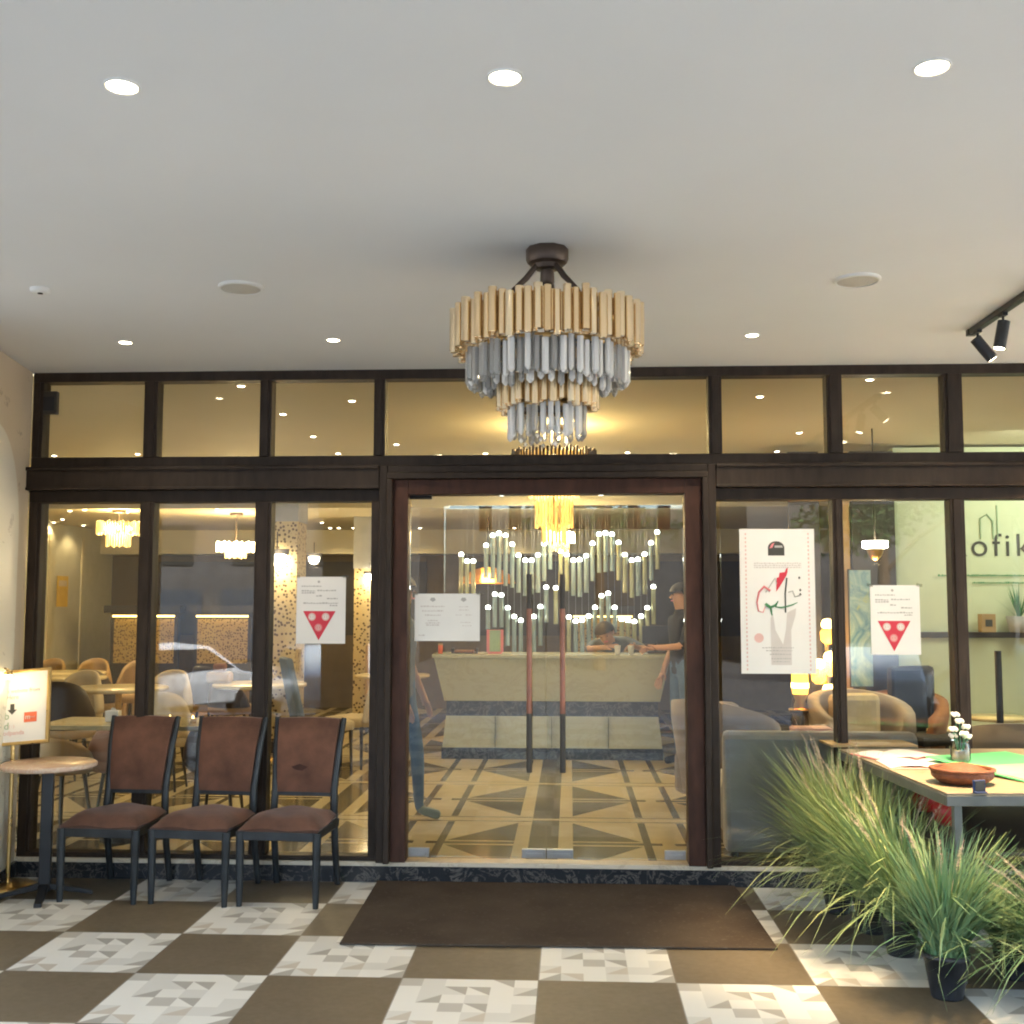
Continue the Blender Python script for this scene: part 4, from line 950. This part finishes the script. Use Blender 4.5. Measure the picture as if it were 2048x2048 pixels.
dchair('far tan shell chair right of the middle in the leftmost window', -2.72, 6.6, -.1, 'tan')
dchair('dark shell chair back at the left edge of the leftmost window', -2.9, 4.4, 2.6, 'tan', 'darkbrown', .82)
dchair('dark shell chair back behind the cream ones, leftmost window', -2.75, 5.6, 2.9, 'tan', 'darkbrown', .82)
dchair('pale cream shell chair behind the second tall window, close to the glass', -.82, 2.5, pi, 'cream', 'cream', .82)
dchair('dark shell chair behind the second tall window near the booths', -1.45, 5.6, 2.8, 'tan', 'darkbrown', .86)
dchair('dark shell chair by the orange box table', -1.1, 5.2, 2.4, 'tan', 'darkbrown', .80)
dchair('rust brown chair pushed under the long table behind the windows', -.62, 1.15, pi, 'rust', 'rust', .66)
dchair('olive green chair under the long table, behind the round marble table', -1.0, 1.0, 2.8, 'tan', 'tan', .62)
dchair('dark brown chair low behind the middle velvet chair', .05, 1.2, pi, 'darkbrown', 'darkbrown', .70)
def hchair(lab, x, y, rz, mt, sm_):
    t = thing('high_back_chair', lab, 'chair', (x, y, FZ), rz, 'high-backed upholstered chairs')
    MB().box((-.23, -.24, .38), (.23, .22, .47)).build('seat', sm_, t, bevel=.03)
    MB().add([(-.23, .20, .42), (.23, .20, .42), (.21, .34, 1.05), (-.21, .34, 1.05), (-.23, .27, .42), (.23, .27, .42), (.21, .40, 1.04), (-.21, .40, 1.04)], [(0, 1, 2, 3), (4, 5, 6, 7), (0, 1, 5, 4), (1, 2, 6, 5), (2, 3, 7, 6), (3, 0, 4, 7)]).build('backrest', mt, t, bevel=.025)
    for a, b in ((-.2, -.2), (.2, -.2), (-.2, .2), (.2, .2)): MB().bar((a*1.05, b*1.05, 0), (a, b, .39), .012, .018, 8).build('leg', 'darkpanel', t)
hchair('blue-grey high-backed chair behind the third tall window', at(650, 1350, 3.6).x, 3.6, 2.0, 'shirt', 'cream')
hchair('cream high-backed chair facing the blue-grey one, third tall window', at(712, 1350, 3.9).x, 3.95, -2.0, 'cream', 'cream')
hchair('tan orange bench chair farther back behind the third tall window', .35, 6.6, .3, 'tan', 'tan')
t = thing('orange_box', 'orange brown cushion-like bag on the round table, second window', 'bag', (at(440, 1340, 4.3).x, 4.3, FZ+.752))
MB().box((-.12, -.08, 0), (.12, .08, .11)).build('body', 'tan', t, bevel=.03); MB().box((-.06, -.05, .11), (.06, .05, .19)).build('flap', 'rust', t, bevel=.02)
t = thing('tissue_box', 'small white tissue box on the long table behind the chairs', 'box', (at(227, 1425, .6).x, .60, FZ+.752))
MB().box((-.045, -.03, 0), (.045, .03, .07)).build('body', 'paper', t, bevel=.004); MB().prism([(-.02, .07), (.02, .07), (.01, .085), (-.012, .09)], 'y', -.003, .003).build('tissue', 'paper', t)
for lab, px in (('small glowing brass candle cup on the long table, left one', 340), ('small glowing brass candle cup on the long table, right one', 386)):
    t = thing('candle_cup', lab, 'candle', (at(px, 1435, .5).x, .50, FZ+.752), 0, 'candle cups on the long table')
    MB().lathe([(0, 0), (.02, 0), (.022, .035), (.02, .035)], n=16).build('cup', 'brass', t); MB().lathe([(0, .03), (.009, .034), (0, .055)], n=8).build('flame', 'candle', t)
t = thing('yellow_wall_notice', 'yellow poster on the pale inner wall, leftmost window', 'poster', (-4.40, at(153, 1185, 8.5).y-.3, 1.62))
MB().box((0, -.16, 0), (.01, .16, .42)).build('sheet', 'yellowsheet', t); MB().box((.01, -.12, .28), (.012, .12, .36)).build('heading', 'cream', t)

# ================================================================== INSIDE RIGHT: LOUNGE
t = thing('sofa', 'grey velvet sofa with its tall back against the window', 'sofa', (3.95, .62, FZ))
mb = MB(); prof = [(-.36, .02), (-.38, .10), (-.37, .30), (-.345, .55), (-.335, .70), (-.30, .745), (-.24, .745), (-.20, .70), (-.20, .30), (-.20, .02)]
mb.prism([(y_, z_) for y_, z_ in prof], 'x', -.46, .72).build('backrest', 'greyvelvet', t, bevel=.03)
MB().box((-.46, -.19, .10), (.72, .42, .42)).build('seat', 'greyvelvet', t, bevel=.04)
for x_ in (-.40, .66): MB().box((x_-.02, -.3, 0), (x_+.02, .3, .09)).build('leg', 'darkpanel', t)
def armchair(lab, x, y, rz, mt, s=1, cm='cream'):
    t = thing('armchair', lab, 'armchair', (x, y, FZ), rz, 'lounge armchairs', s)
    MB().box((-.28, -.28, .12), (.28, .26, .42)).build('seat', mt, t, bevel=.05)
    vs, fs = [], []; N = 18
    for k, (z, rr) in enumerate(((.15, .34), (.45, .37), (.68, .40), (.80, .40))):
        for i in range(N+1):
            a = radians(-30+240*i/N); c_ = 1-.25*abs(i/N*2-1)**2 if k > 1 else 1; vs.append((rr*cos(a), rr*.9*sin(a), z*c_))
    for k in range(3):
        for i in range(N): q = k*(N+1)+i; fs.append((q, q+1, q+N+2, q+N+1))
    o = MB().add(vs, fs, True).build('backrest', mt, t); md = o.modifiers.new('s', 'SOLIDIFY'); md.thickness = .09
    MB().box((-.2, .05, .42), (.2, .18, .78)).build('cushion', cm, t, bevel=.05)
    for a in (45, 135, 225, 315): MB().bar((.24*cos(radians(a)), .24*sin(radians(a)), 0), (.2*cos(radians(a)), .2*sin(radians(a)), .14), .012, .02, 8).build('leg', 'darkpanel', t)
armchair('taupe armchair behind the grey sofa, left side', 3.70, 1.75, 2.3, 'taupe', 1.05, 'taupe')
armchair('beige armchair with a square cushion, right of the mullion', 4.85, 2.35, .2, 'taupe', 1.05)
armchair('rust brown armchair farther right behind the window', 5.30, 2.9, -.5, 'rust', 1.0, 'rust')
armchair('grey armchair close to the window at the right edge', 5.55, 1.0, 2.8, 'taupe', .95, 'taupe')
t = thing('coffee_table', 'low table with a pink cloth between the lounge armchairs', 'table', (4.30, 1.75, FZ))
MB().lathe([(0, .50), (.30, .50), (.30, .53), (0, .53)], n=28).build('tabletop', 'creamstone', t); MB().lathe([(.2, 0), (.2, .02), (.03, .05), (.03, .5)], n=16).build('pedestal', 'brass', t)
t = thing('pink_cloth', 'folded pink cloth lying on the low lounge table', 'cloth', (4.32, 1.70, FZ+.532))
MB().box((-.18, -.12, 0), (.18, .12, .06)).box((-.15, -.10, .06), (.14, .09, .10)).build('folds', 'pinkcloth', t, bevel=.025)
def lantern(lab, p, s=1, n=1):
    t = thing('gold_lantern', lab, 'lantern', (p[0], p[1], p[2]), 0, 'glowing gold lanterns in the lounge', s)
    MB().lathe([(.05, -.16), (.055, -.15), (.04, -.10), (.06, -.05)], n=20).build('holder', 'brass', t); MB().lathe([(.06, -.05), (.066, .0), (.066, .08), (.06, .16)], n=20).build('amber_glass', 'amberlit', t)
    MB().lathe([(0, -.03), (.030, -.01), (.07, .0), (.07, .04), (0, .06)], n=14).build('bulb', 'candle', t)
    point('lamp_light', (0, 0, .06), 1.2, (1, .62, .22), .04, t)
    return t
# a gold candelabra with four bulbs
t = thing('candelabra', 'gold candelabra with four glowing bulbs beside the tall poster', 'candelabra', (4.74, 3.0, FZ))
MB().lathe([(.16, 0), (.16, .02), (.03, .05), (.02, .1), (.035, .5), (.02, .6), (.03, .95), (.015, 1.0), (.02, 1.35), (0, 1.36)], n=20).build('column', 'brass', t)
for px, py in ((1655, 1250), (1660, 1315), (1637, 1330), (1658, 1380)):
    p = at(px, py, 3.0) - Vector((4.74, 3.0, FZ))
    a_ = MB().tube([(0, 0, p.z-.10), (p.x*.6, 0, p.z-.13), (p.x, 0, p.z-.06)], .008, 8).lathe([(.03, -.06), (.04, -.03), (.03, -.028)], (p.x, 0, p.z), 14).build('arm', 'brass', t); MB().lathe([(.03, -.16), (.06, -.13), (.065, -.06), (.05, -.04)], (p.x, 0, p.z), 16).build('amber_shade', 'amberlit', a_)
    MB().lathe([(0, -.045), (.05, -.02), (.056, .01), (.04, .045), (0, .055)], (p.x, 0, p.z), 14).build('bulb', 'candle', a_)
point('lamp_light', (0, -.15, 1.1), 5, (1, .62, .22), .1, t)
st = thing('lamp_stand', 'small dark pedestal carrying a gold lantern behind the poster', 'pedestal', (4.386, 2.4, FZ))
MB().lathe([(.11, 0), (.11, .02), (.03, .04), (.03, .66), (.09, .67), (.09, .69), (0, .69)], n=20).build('post', 'darkpanel', st); MB().lathe([(.095, .691), (.095, .70), (0, .70)], n=20).build('top_plate', 'brass', st)
lantern('short gold lantern glowing below the tall poster', (4.386, 2.4, FZ+.865))
t = thing('pendant_lamp', 'bright gold pendant lamp right of the tall poster', 'pendant lamp', tuple(at(1750, 1090, 2.4)))
MB().lathe([(.10, .03), (.10, -.02), (.07, -.03)], n=20).build('shade', 'lampw', t); MB().lathe([(.07, -.03), (.05, -.09), (.02, -.12), (0, -.13)], n=16).build('finial', 'brass', t); MB().bar((0, 0, .03), (0, 0, .95), .006).build('stem', 'darkpanel', t)
point('lamp_light', (0, 0, -.12), 6, (1, .8, .45), .06, t)
t = thing('room_divider', 'dark green-black divider panels behind the pendant lamp', 'divider', (5.25, 3.3, FZ))
MB().box((-.75, 0, 0), (-.48, .04, 2.9)).build('panel', 'darkpanel', t); MB().box((-.30, 0, 0), (-.22, .04, 2.9)).build('gold_strip', 'tan', t); MB().box((-.20, .0, 0), (.18, .04, 2.9)).build('panel', 'darkpanel', t)
t = thing('painting', 'blue and green abstract canvas behind the right window', 'painting', (5.06, 3.1, .95))
MB().box((-.09, -.01, 0), (.09, .02, 1.0)).build('canvas', 'painting', t); MB().box((-.1, .02, -.01), (.1, .03, 1.01)).build('frame', 'darkpanel', t)
gw = thing('shop_wall', 'pale green lit wall with large dark lettering at far right', 'wall', (6.55, 3.42, FZ))
MB().box((-1.08, .02, 0), (1.05, .2, 2.95)).build('wall_face', 'wallgreen', gw); MB().box((-1.08, -.02, 1.24), (1.05, .018, 1.29)).build('shelf', 'darkpanel', gw)
p = at(1903, 1112, 3.42); text('lettering', 'kofiko', 'darkink', gw, (p.x-6.55, .012, p.z-FZ), .29, align='LEFT', space=1.22)
mb = MB(); rng = random.Random(2); scribble(mb, -.72, .25, 1.785, .018, rng); scribble(mb, -.42, .12, 1.72, .018, rng); mb.build('small_lettering', 'greenink', gw)
MB().tube([(-.33, .012, 2.12), (-.33, .012, 2.30), (-.27, .012, 2.34), (-.22, .012, 2.28), (-.22, .012, 2.12)], .008, 6).tube([(-.18, .012, 2.12), (-.18, .012, 2.42)], .006, 6).build('logo', 'palegreen', gw)
l = bpy.data.lights.new('wall_washer', 'AREA'); l.energy = 12*EL; l.size = 1.2; l.color = (.92, 1, .85); lo = bpy.data.objects.new('wall_washer', l); col.objects.link(lo); lo.location = (0.2, -1.0, 2.7); lo.rotation_euler = (radians(52), 0, 0); lo.parent = gw
pl = thing('spiky_plant', 'spiky dark green plant in a grey pot on the green wall shelf', 'plant', (6.47, 3.28, 1.412))
MB().lathe([(0, 0), (.08, 0), (.11, .14), (.10, .14), (0, .12)], n=20).build('pot', 'greyvelvet', pl)
mb = MB(); rng = random.Random(4)
for k in range(26):
    a = rng.uniform(0, 6.28); L_ = rng.uniform(.18, .34); o_ = rng.uniform(.05, .22); mb.add([(-sin(a)*.012, cos(a)*.012, .12), (sin(a)*.012, -cos(a)*.012, .12), (cos(a)*o_, sin(a)*o_, .12+L_)], [(0, 1, 2)])
mb.build('leaves', 'greenink', pl, recalc=False)
t = thing('carton', 'small brown carton on the shelf left of the spiky plant', 'box', (6.20, 3.30, 1.412)); MB().box((-.06, -.05, 0), (.06, .05, .16)).build('body', 'tan', t, bevel=.003); MB().box((-.03, -.053, .05), (.03, -.051, .11)).build('label', 'darkink', t)
t = thing('office_chair', 'black high-backed chair in front of the green wall', 'chair', (5.47, 2.7, FZ), .4)
MB().box((-.23, .14, .45), (.23, .22, 1.02)).build('backrest', 'blackcloth', t, bevel=.04); MB().box((-.24, -.24, .40), (.24, .2, .48)).build('seat', 'blackcloth', t, bevel=.03); MB().bar((0, 0, .08), (0, 0, .4), .025).build('column', 'black', t)
for k in range(5): a = k*2*pi/5; MB().bar((0, 0, .08), (.26*cos(a), .26*sin(a), .03), .02, .014, 8).build('foot', 'black', t)
t = thing('stanchion', 'thin black post standing before the green wall', 'post', (5.80, 2.0, FZ)); MB().bar((0, 0, .02), (0, 0, 1.18), .025).build('post', 'black', t); MB().lathe([(.14, 0), (.14, .015), (.02, .03)], n=24).build('base', 'black', t)
for lab, x_, y_, h_ in (('yellow lit low table at the far right behind the window', 6.05, 2.7, .62), ('small yellow lit stool left of the low table, far right', 5.72, 3.0, .50)):
    t = thing('yellow_table', lab, 'table', (x_, y_, FZ), 0, 'yellow tables at the far right'); MB().lathe([(0, h_-.03), (.24, h_-.03), (.24, h_), (0, h_)], n=28).build('tabletop', 'creamstone', t); MB().lathe([(.15, 0), (.15, .02), (.025, .04), (.025, h_-.03)], n=16).build('pedestal', 'darkpanel', t)
spot('lamp_light', (6.0, 2.2, 2.9), 60, 70, (1, .85, .4), kids(gw)[0] and None)

# ================================================================== PEOPLE
def person(label, loc, rz, J, mats, hair=None, R=None, bald=False):
    """J: joints; one skinned body mesh, materials by the nearest bone"""
    t = thing('person', label, 'person', loc, rz)
    rad = dict(pelvis=.145, chest=.145, neck=.052, head=.085, headtop=.078, sh=.058, el=.042, wr=.028, hip=.085, kn=.056, an=.038, toe=.035)
    if R: rad.update(R)
    V, E_, Rr = [], [], []
    idx = {}
    def v(n, p, r): idx[n] = len(V); V.append(Vector(p)); Rr.append(r); return idx[n]
    v('pelvis', J['pelvis'], (.15, .11)); v('waist', (Vector(J['pelvis'])*.5+Vector(J['chest'])*.5), (.125, .10)); v('chest', J['chest'], (.16, .115)); v('neck', J['neck'], (.05, .05)); v('head', J['head'], (.078, .09)); v('headtop', J['headtop'], (.072, .082))
    E_ += [(0, 1), (1, 2), (2, 3), (3, 4), (4, 5)]
    seg = {(0, 1): 1, (1, 2): 1, (2, 3): 1, (3, 4): 0, (4, 5): 0}
    for s in 'LR':
        if 'sh'+s in J:
            a = v('sh'+s, J['sh'+s], (.055, .055)); b = v('el'+s, J['el'+s], (.04, .04)); c = v('wr'+s, J['wr'+s], (.026, .024))
            E_ += [(2, a), (a, b), (b, c)]; seg[(2, a)] = 1; seg[(a, b)] = 1; seg[(b, c)] = 0
            d = (V[c]-V[b]).normalized(); side = d.orthogonal().normalized(); pm = v('palm'+s, V[c]+d*.055, (.034, .018)); E_.append((c, pm)); seg[(c, pm)] = 0
            for q, (o_, L_) in enumerate(((-.028, .062), (-.010, .075), (.009, .070), (.027, .056))):
                f1 = v('f%d%s' % (q, s), V[pm]+d*.04+side*o_, (.009, .009)); f2 = v('g%d%s' % (q, s), V[pm]+d*(.04+L_*.6)+side*o_*1.1+Vector((0, 0, -.012)), (.008, .008)); f3 = v('h%d%s' % (q, s), V[pm]+d*(.03+L_)+side*o_*1.1+Vector((0, 0, -.03)), (.007, .007))
                E_ += [(pm, f1), (f1, f2), (f2, f3)]; seg[(pm, f1)] = seg[(f1, f2)] = seg[(f2, f3)] = 0
            th = v('th'+s, V[c]+d*.04+side*-.045, (.010, .010)); th2 = v('ti'+s, V[c]+d*.08+side*-.055, (.008, .008)); E_ += [(c, th), (th, th2)]; seg[(c, th)] = seg[(th, th2)] = 0
        if 'kn'+s in J:
            a = v('hip'+s, J['hip'+s], (.085, .085)); b = v('kn'+s, J['kn'+s], (.055, .058)); c = v('an'+s, J['an'+s], (.036, .038)); h_ = v('toe'+s, J['toe'+s], (.038, .028))
            E_ += [(0, a), (a, b), (b, c), (c, h_)]; seg[(0, a)] = seg[(a, b)] = seg[(b, c)] = 2; seg[(c, h_)] = 3
    me = bpy.data.meshes.new('body'); me.from_pydata([tuple(q) for q in V], E_, []); o = bpy.data.objects.new('body', me); col.objects.link(o)
    md = o.modifiers.new('skin', 'SKIN'); me.skin_vertices  # layer is made with the modifier
    for i, r in enumerate(Rr): me.skin_vertices[0].data[i].radius = r
    me.skin_vertices[0].data[0].use_root = True
    o.modifiers.new('sub', 'SUBSURF').levels = 2
    dg = bpy.context.evaluated_depsgraph_get(); me2 = bpy.data.meshes.new_from_object(o.evaluated_get(dg)); bpy.data.objects.remove(o)
    me2.name = 'body'; me2.materials.clear()
    for q in mats: me2.materials.append(M[q])
    for p_ in me2.polygons:
        c = p_.center; best, bd_ = 0, 9
        for (i, j), mi in seg.items():
            a, b = V[i], V[j]; u = max(0, min(1, (c-a).dot(b-a)/max(1e-6, (b-a).length_squared))); d = (c-(a+(b-a)*u)).length - .6*(Rr[i][0]*(1-u)+Rr[j][0]*u)
            if d < bd_: bd_, best = d, mi
        p_.material_index = best; p_.use_smooth = True
    b = bpy.data.objects.new('body', me2); col.objects.link(b); b.parent = t
    # hair cap and facial features
    H = Vector(J['head']); Tp = Vector(J['headtop']); f = Vector(J.get('face', (0, -1, 0))).normalized(); u = (Tp-H).normalized(); sd_ = u.cross(f).normalized()
    C0 = (H+Tp)*.5
    mb = MB(); vs = []; fs = []; N1, N2 = 8, 16
    for i in range(N1+1):
        for j in range(N2):
            th_ = pi*.62*i/N1; ph_ = 2*pi*j/N2; fr_ = cos(ph_)
            if fr_ > .3: th_ *= .72
            d = u*cos(th_) + (f*cos(ph_)+sd_*sin(ph_))*sin(th_); vs.append(C0 + d*.112 - f*.008 + u*.012)
    for i in range(N1):
        for j in range(N2): fs.append((i*N2+j, i*N2+(j+1) % N2, (i+1)*N2+(j+1) % N2, (i+1)*N2+j))
    mb.add(vs, fs, True).build('hair', 'hair', t)
    for s in (-1, 1):
        MB().lathe([(0, -.008), (.009, 0), (0, .008)], tuple(C0+f*.088+sd_*s*.032), 10).build('eye', 'darkink', b)
        MB().lathe([(0, -.03), (.014, 0), (0, .03)], tuple(C0+sd_*s*.088-u*.01), 10).build('ear', 'skin', b)
    MB().bar(C0+f*.085, C0+f*.108-u*.03, .007, .013, 8).build('nose', 'skin', b); MB().bar(C0+f*.086-u*.055-sd_*.022, C0+f*.086-u*.055+sd_*.022, .006, n=8).build('mouth', 'softred', b)
    return t
stand = dict(pelvis=(0, 0, .95), chest=(0, 0, 1.30), neck=(0, 0, 1.48), head=(0, -.01, 1.58), headtop=(0, -.01, 1.67), shL=(-.19, 0, 1.40), elL=(-.24, .02, 1.12), wrL=(-.22, -.10, .88), shR=(.19, 0, 1.40), elR=(.24, .02, 1.12), wrR=(.22, -.10, .88),
    hipL=(-.10, 0, .88), knL=(-.11, -.02, .48), anL=(-.11, .02, .07), toeL=(-.12, -.14, .03), hipR=(.10, 0, .88), knR=(.11, -.02, .48), anR=(.11, .02, .07), toeR=(.12, -.14, .03))
p = at(826, 1640, z=FZ)
person('person in jeans and canvas shoes half hidden behind the left door post', (1.33, 1.25, FZ), radians(80), dict(stand, knL=(-.10, .02, .48), anL=(-.10, .14, .08), toeL=(-.11, .0, .03), knR=(.10, -.10, .48), anR=(.10, -.12, .07), toeR=(.11, -.28, .03)), ['skin', 'shirt', 'jeans', 'shoe'])
person('person with black hair bending over behind the reception desk in a blue-grey shirt', (2.98, 5.42, FZ), radians(10), dict(stand, pelvis=(.0, .25, .92), chest=(0, -.05, 1.10), neck=(-.05, -.22, 1.14), head=(-.10, -.27, 1.19), headtop=(-.13, -.28, 1.27), face=(-.3, -.9, -.4), shL=(-.19, -.08, 1.12), elL=(-.30, -.22, 1.06), wrL=(-.12, -.34, 1.09), shR=(.19, -.06, 1.14), elR=(.34, -.16, 1.06), wrR=(.18, -.33, 1.09), hipL=(-.1, .25, .86), hipR=(.1, .25, .86), knL=(-.1, .15, .47), knR=(.1, .15, .47), anL=(-.1, .22, .07), anR=(.1, .22, .07), toeL=(-.1, .06, .03), toeR=(.1, .06, .03)), ['skin', 'shirt', 'blackcloth', 'blackcloth'])
person('person in a black top and jeans standing at the right end of the desk', (3.62, 4.15, FZ), radians(-70), dict(stand, elR=(.22, -.10, 1.14), wrR=(.12, -.32, 1.12)), ['skin', 'blackcloth', 'jeans', 'blackcloth'])

# ================================================================== STREET BEHIND (seen in the glass)
def car(lab, px, y, paint, rz, h=1.0):
    t = thing('parked_car', lab, 'car', (at(px, 1300, y=-y).x, y, -.45), radians(rz), 'cars parked along the kerb')
    prof = [(-2.05, .35), (-2.10, .60), (-2.0, .78), (-1.2, .92), (-.55, 1.38*h), (.2, 1.46*h), (1.1, 1.42*h), (1.75, 1.05), (2.05, .98), (2.12, .60), (2.05, .35)]
    vs = []; n = len(prof)
    for yy_, k in ((-.86, .93), (-.80, 1.0), (.80, 1.0), (.86, .93)):
        for a, z in prof:
            inn = max(0, z-.95)*.36; vs.append((a, (yy_ - inn*(1 if yy_ > 0 else -1)), .35+(z-.35)*k))
    fs = [tuple(range(n)), tuple(range(3*n, 4*n))[::-1]] + [(r*n+k, r*n+(k+1) % n, (r+1)*n+(k+1) % n, (r+1)*n+k) for r in range(3) for k in range(n)]
    MB().add(vs, fs).build('body', paint, t, bevel=.05)
    for s in (-1, 1):
        MB().add([(-1.0, s*.81, .98), (1.45, s*.81, 1.0), (.95, s*.69, 1.34*h), (-.42, s*.69, 1.33*h), (-1.0, s*.83, .98), (1.45, s*.83, 1.0), (.95, s*.72, 1.34*h), (-.42, s*.72, 1.33*h)], [(0, 1, 2, 3), (4, 5, 6, 7), (0, 1, 5, 4), (1, 2, 6, 5), (2, 3, 7, 6), (3, 0, 4, 7)]).build('side_window', 'carglass', t)
        for xx_ in (-1.3, 1.35):
            w_ = MB().bar((xx_, s*.66, .33), (xx_, s*.88, .33), .33, n=28).build('wheel', 'tyre', t); MB().bar((xx_, s*.881, .33), (xx_, s*.89, .33), .2, n=20).build('rim', 'steel', w_)
        MB().box((-2.1, s*.55-.12, .62), (-2.0, s*.55+.12, .74)).build('headlight', 'whitecer', t, bevel=.02)
    MB().add([(-1.13, -.66, .955), (-1.13, .66, .955), (-.58, .6, 1.36*h), (-.58, -.6, 1.36*h)], [(0, 1, 2, 3)]).build('windscreen', 'carglass', t, loc=(-.02, 0, .02), recalc=False)
car('white hatchback parked at an angle, mirrored in the second tall window', 315, -12.6, 'carwhite', 118)
car('white car mirrored low in the leftmost tall window', 95, -14.5, 'carwhite', 150)
car('silver blue car mirrored in the third tall window by the notice', 655, -13.2, 'carsilver', 65)
car('silver car mirrored between the poster and the right edge', 1760, -12.8, 'carsilver', 110)
car('dark car parked at the right, mirrored at the picture edge', 2060, -12.4, 'cardark', 65)
for k, x_ in enumerate((-4.6, -.6, 8.2)):
    t = thing('canopy_column', ('beige canopy column at the far left street edge', 'grey canopy column mirrored in the third tall window', 'beige canopy column at the right street edge')[k], 'column', (x_, -8.7, 0), 0, 'columns at the street edge of the canopy')
    MB().box((-.28, -.28, .25), (.28, .28, 2.85)).build('shaft', 'facade_far', t, bevel=.01); MB().box((-.33, -.33, 0), (.33, .33, .25)).build('base', 'marble_dark', t, bevel=.01); MB().box((-.33, -.33, 2.85), (.33, .33, 3.09)).build('capital', 'facade_far', t, bevel=.01)
for k in range(8):
    x_ = 1.35+k*.42
    t = thing('bunting_flag', 'small red flag with blue corner, number %s from the left in the canopy string' % ('one', 'two', 'three', 'four', 'five', 'six', 'seven', 'eight')[k], 'flag', (x_, -8.9, 3.05), 0, 'string of small flags at the canopy edge')
    f_ = MB().box((-.09, -.002, -.36), (.09, .002, 0)).build('cloth', 'softred', t); MB().box((-.09, .002, -.17), (.0, .004, 0)).build('corner', 'navy', f_)
t = thing('opposite_building', 'grey plastered shophouse row across the street', 'building', (0, -34, -.45))
MB().box((-30, -8, 0), (-3, 0, 9)).build('wall', 'facade_dark', t); MB().box((9, -8, 0), (30, 0, 8)).build('wall', 'facade_dark', t); MB().box((-3, -12, 0), (9, -8.5, 6.4)).build('low_wing', 'facade_dark', t); MB().box((-30, -.3, 9), (-3, .3, 9.4)).build('roof_edge', 'kerbstone', t)
for k in range(8):
    for z_ in (3.6, 6.4): MB().box((-28.6+k*3.1, .0, z_), (-27+k*3.1, .05, z_+1.5)).build('window', 'carglass', t)
    MB().box((-29+k*3.1, .0, .1), (-26.6+k*3.1, .06, 2.7)).build('shutter', 'cardark', t)
def tree(lab, x, y, h, s):
    rng = random.Random(s); t = thing('street_tree', lab, 'tree', (x, y, -.45), 0, 'trees across the street')
    mb = MB().tube([(0, 0, 0), (.05, 0, h*.25), (0, .05, h*.5), (.1, 0, h*.8)], [.22, .17, .12, .04], 10)
    for k in range(9):
        a = rng.uniform(0, 6.28); z_ = h*rng.uniform(.35, .65); mb.tube([(0, 0, z_), (cos(a)*h*.12, sin(a)*h*.12, z_+h*.12), (cos(a)*h*.26, sin(a)*h*.26, z_+h*.2)], [.07, .045, .02], 6)
    mb.build('trunk', 'bark', t); vs, fs = [], []
    cl_ = [(Vector((rng.gauss(0, h*.16), rng.gauss(0, h*.16), h*rng.uniform(.5, .98))), h*rng.uniform(.06, .13)) for _ in range(34)]
    for c, r in cl_:
        for k in range(90):
            d = Vector((rng.gauss(0, 1), rng.gauss(0, 1), rng.gauss(0, .8))).normalized()*r*rng.random()**.4; q = c+d; a = Vector((rng.gauss(0, 1), rng.gauss(0, 1), rng.gauss(0, 1))).normalized()*.09; b = a.orthogonal().normalized()*.06; i = len(vs); vs += [q-a, q+b, q+a, q-b]; fs.append((i, i+1, i+2, i+3))
    MB().add(vs, fs).build('crown', 'leaf', t, recalc=False)
tree('leafy green tree across the street, mirrored in the right windows', 10.5, -22, 8, 1); tree('second leafy tree farther across the street', 3.5, -30, 9, 2); tree('third leafy tree at the far right across the street', 16, -27, 8, 3)
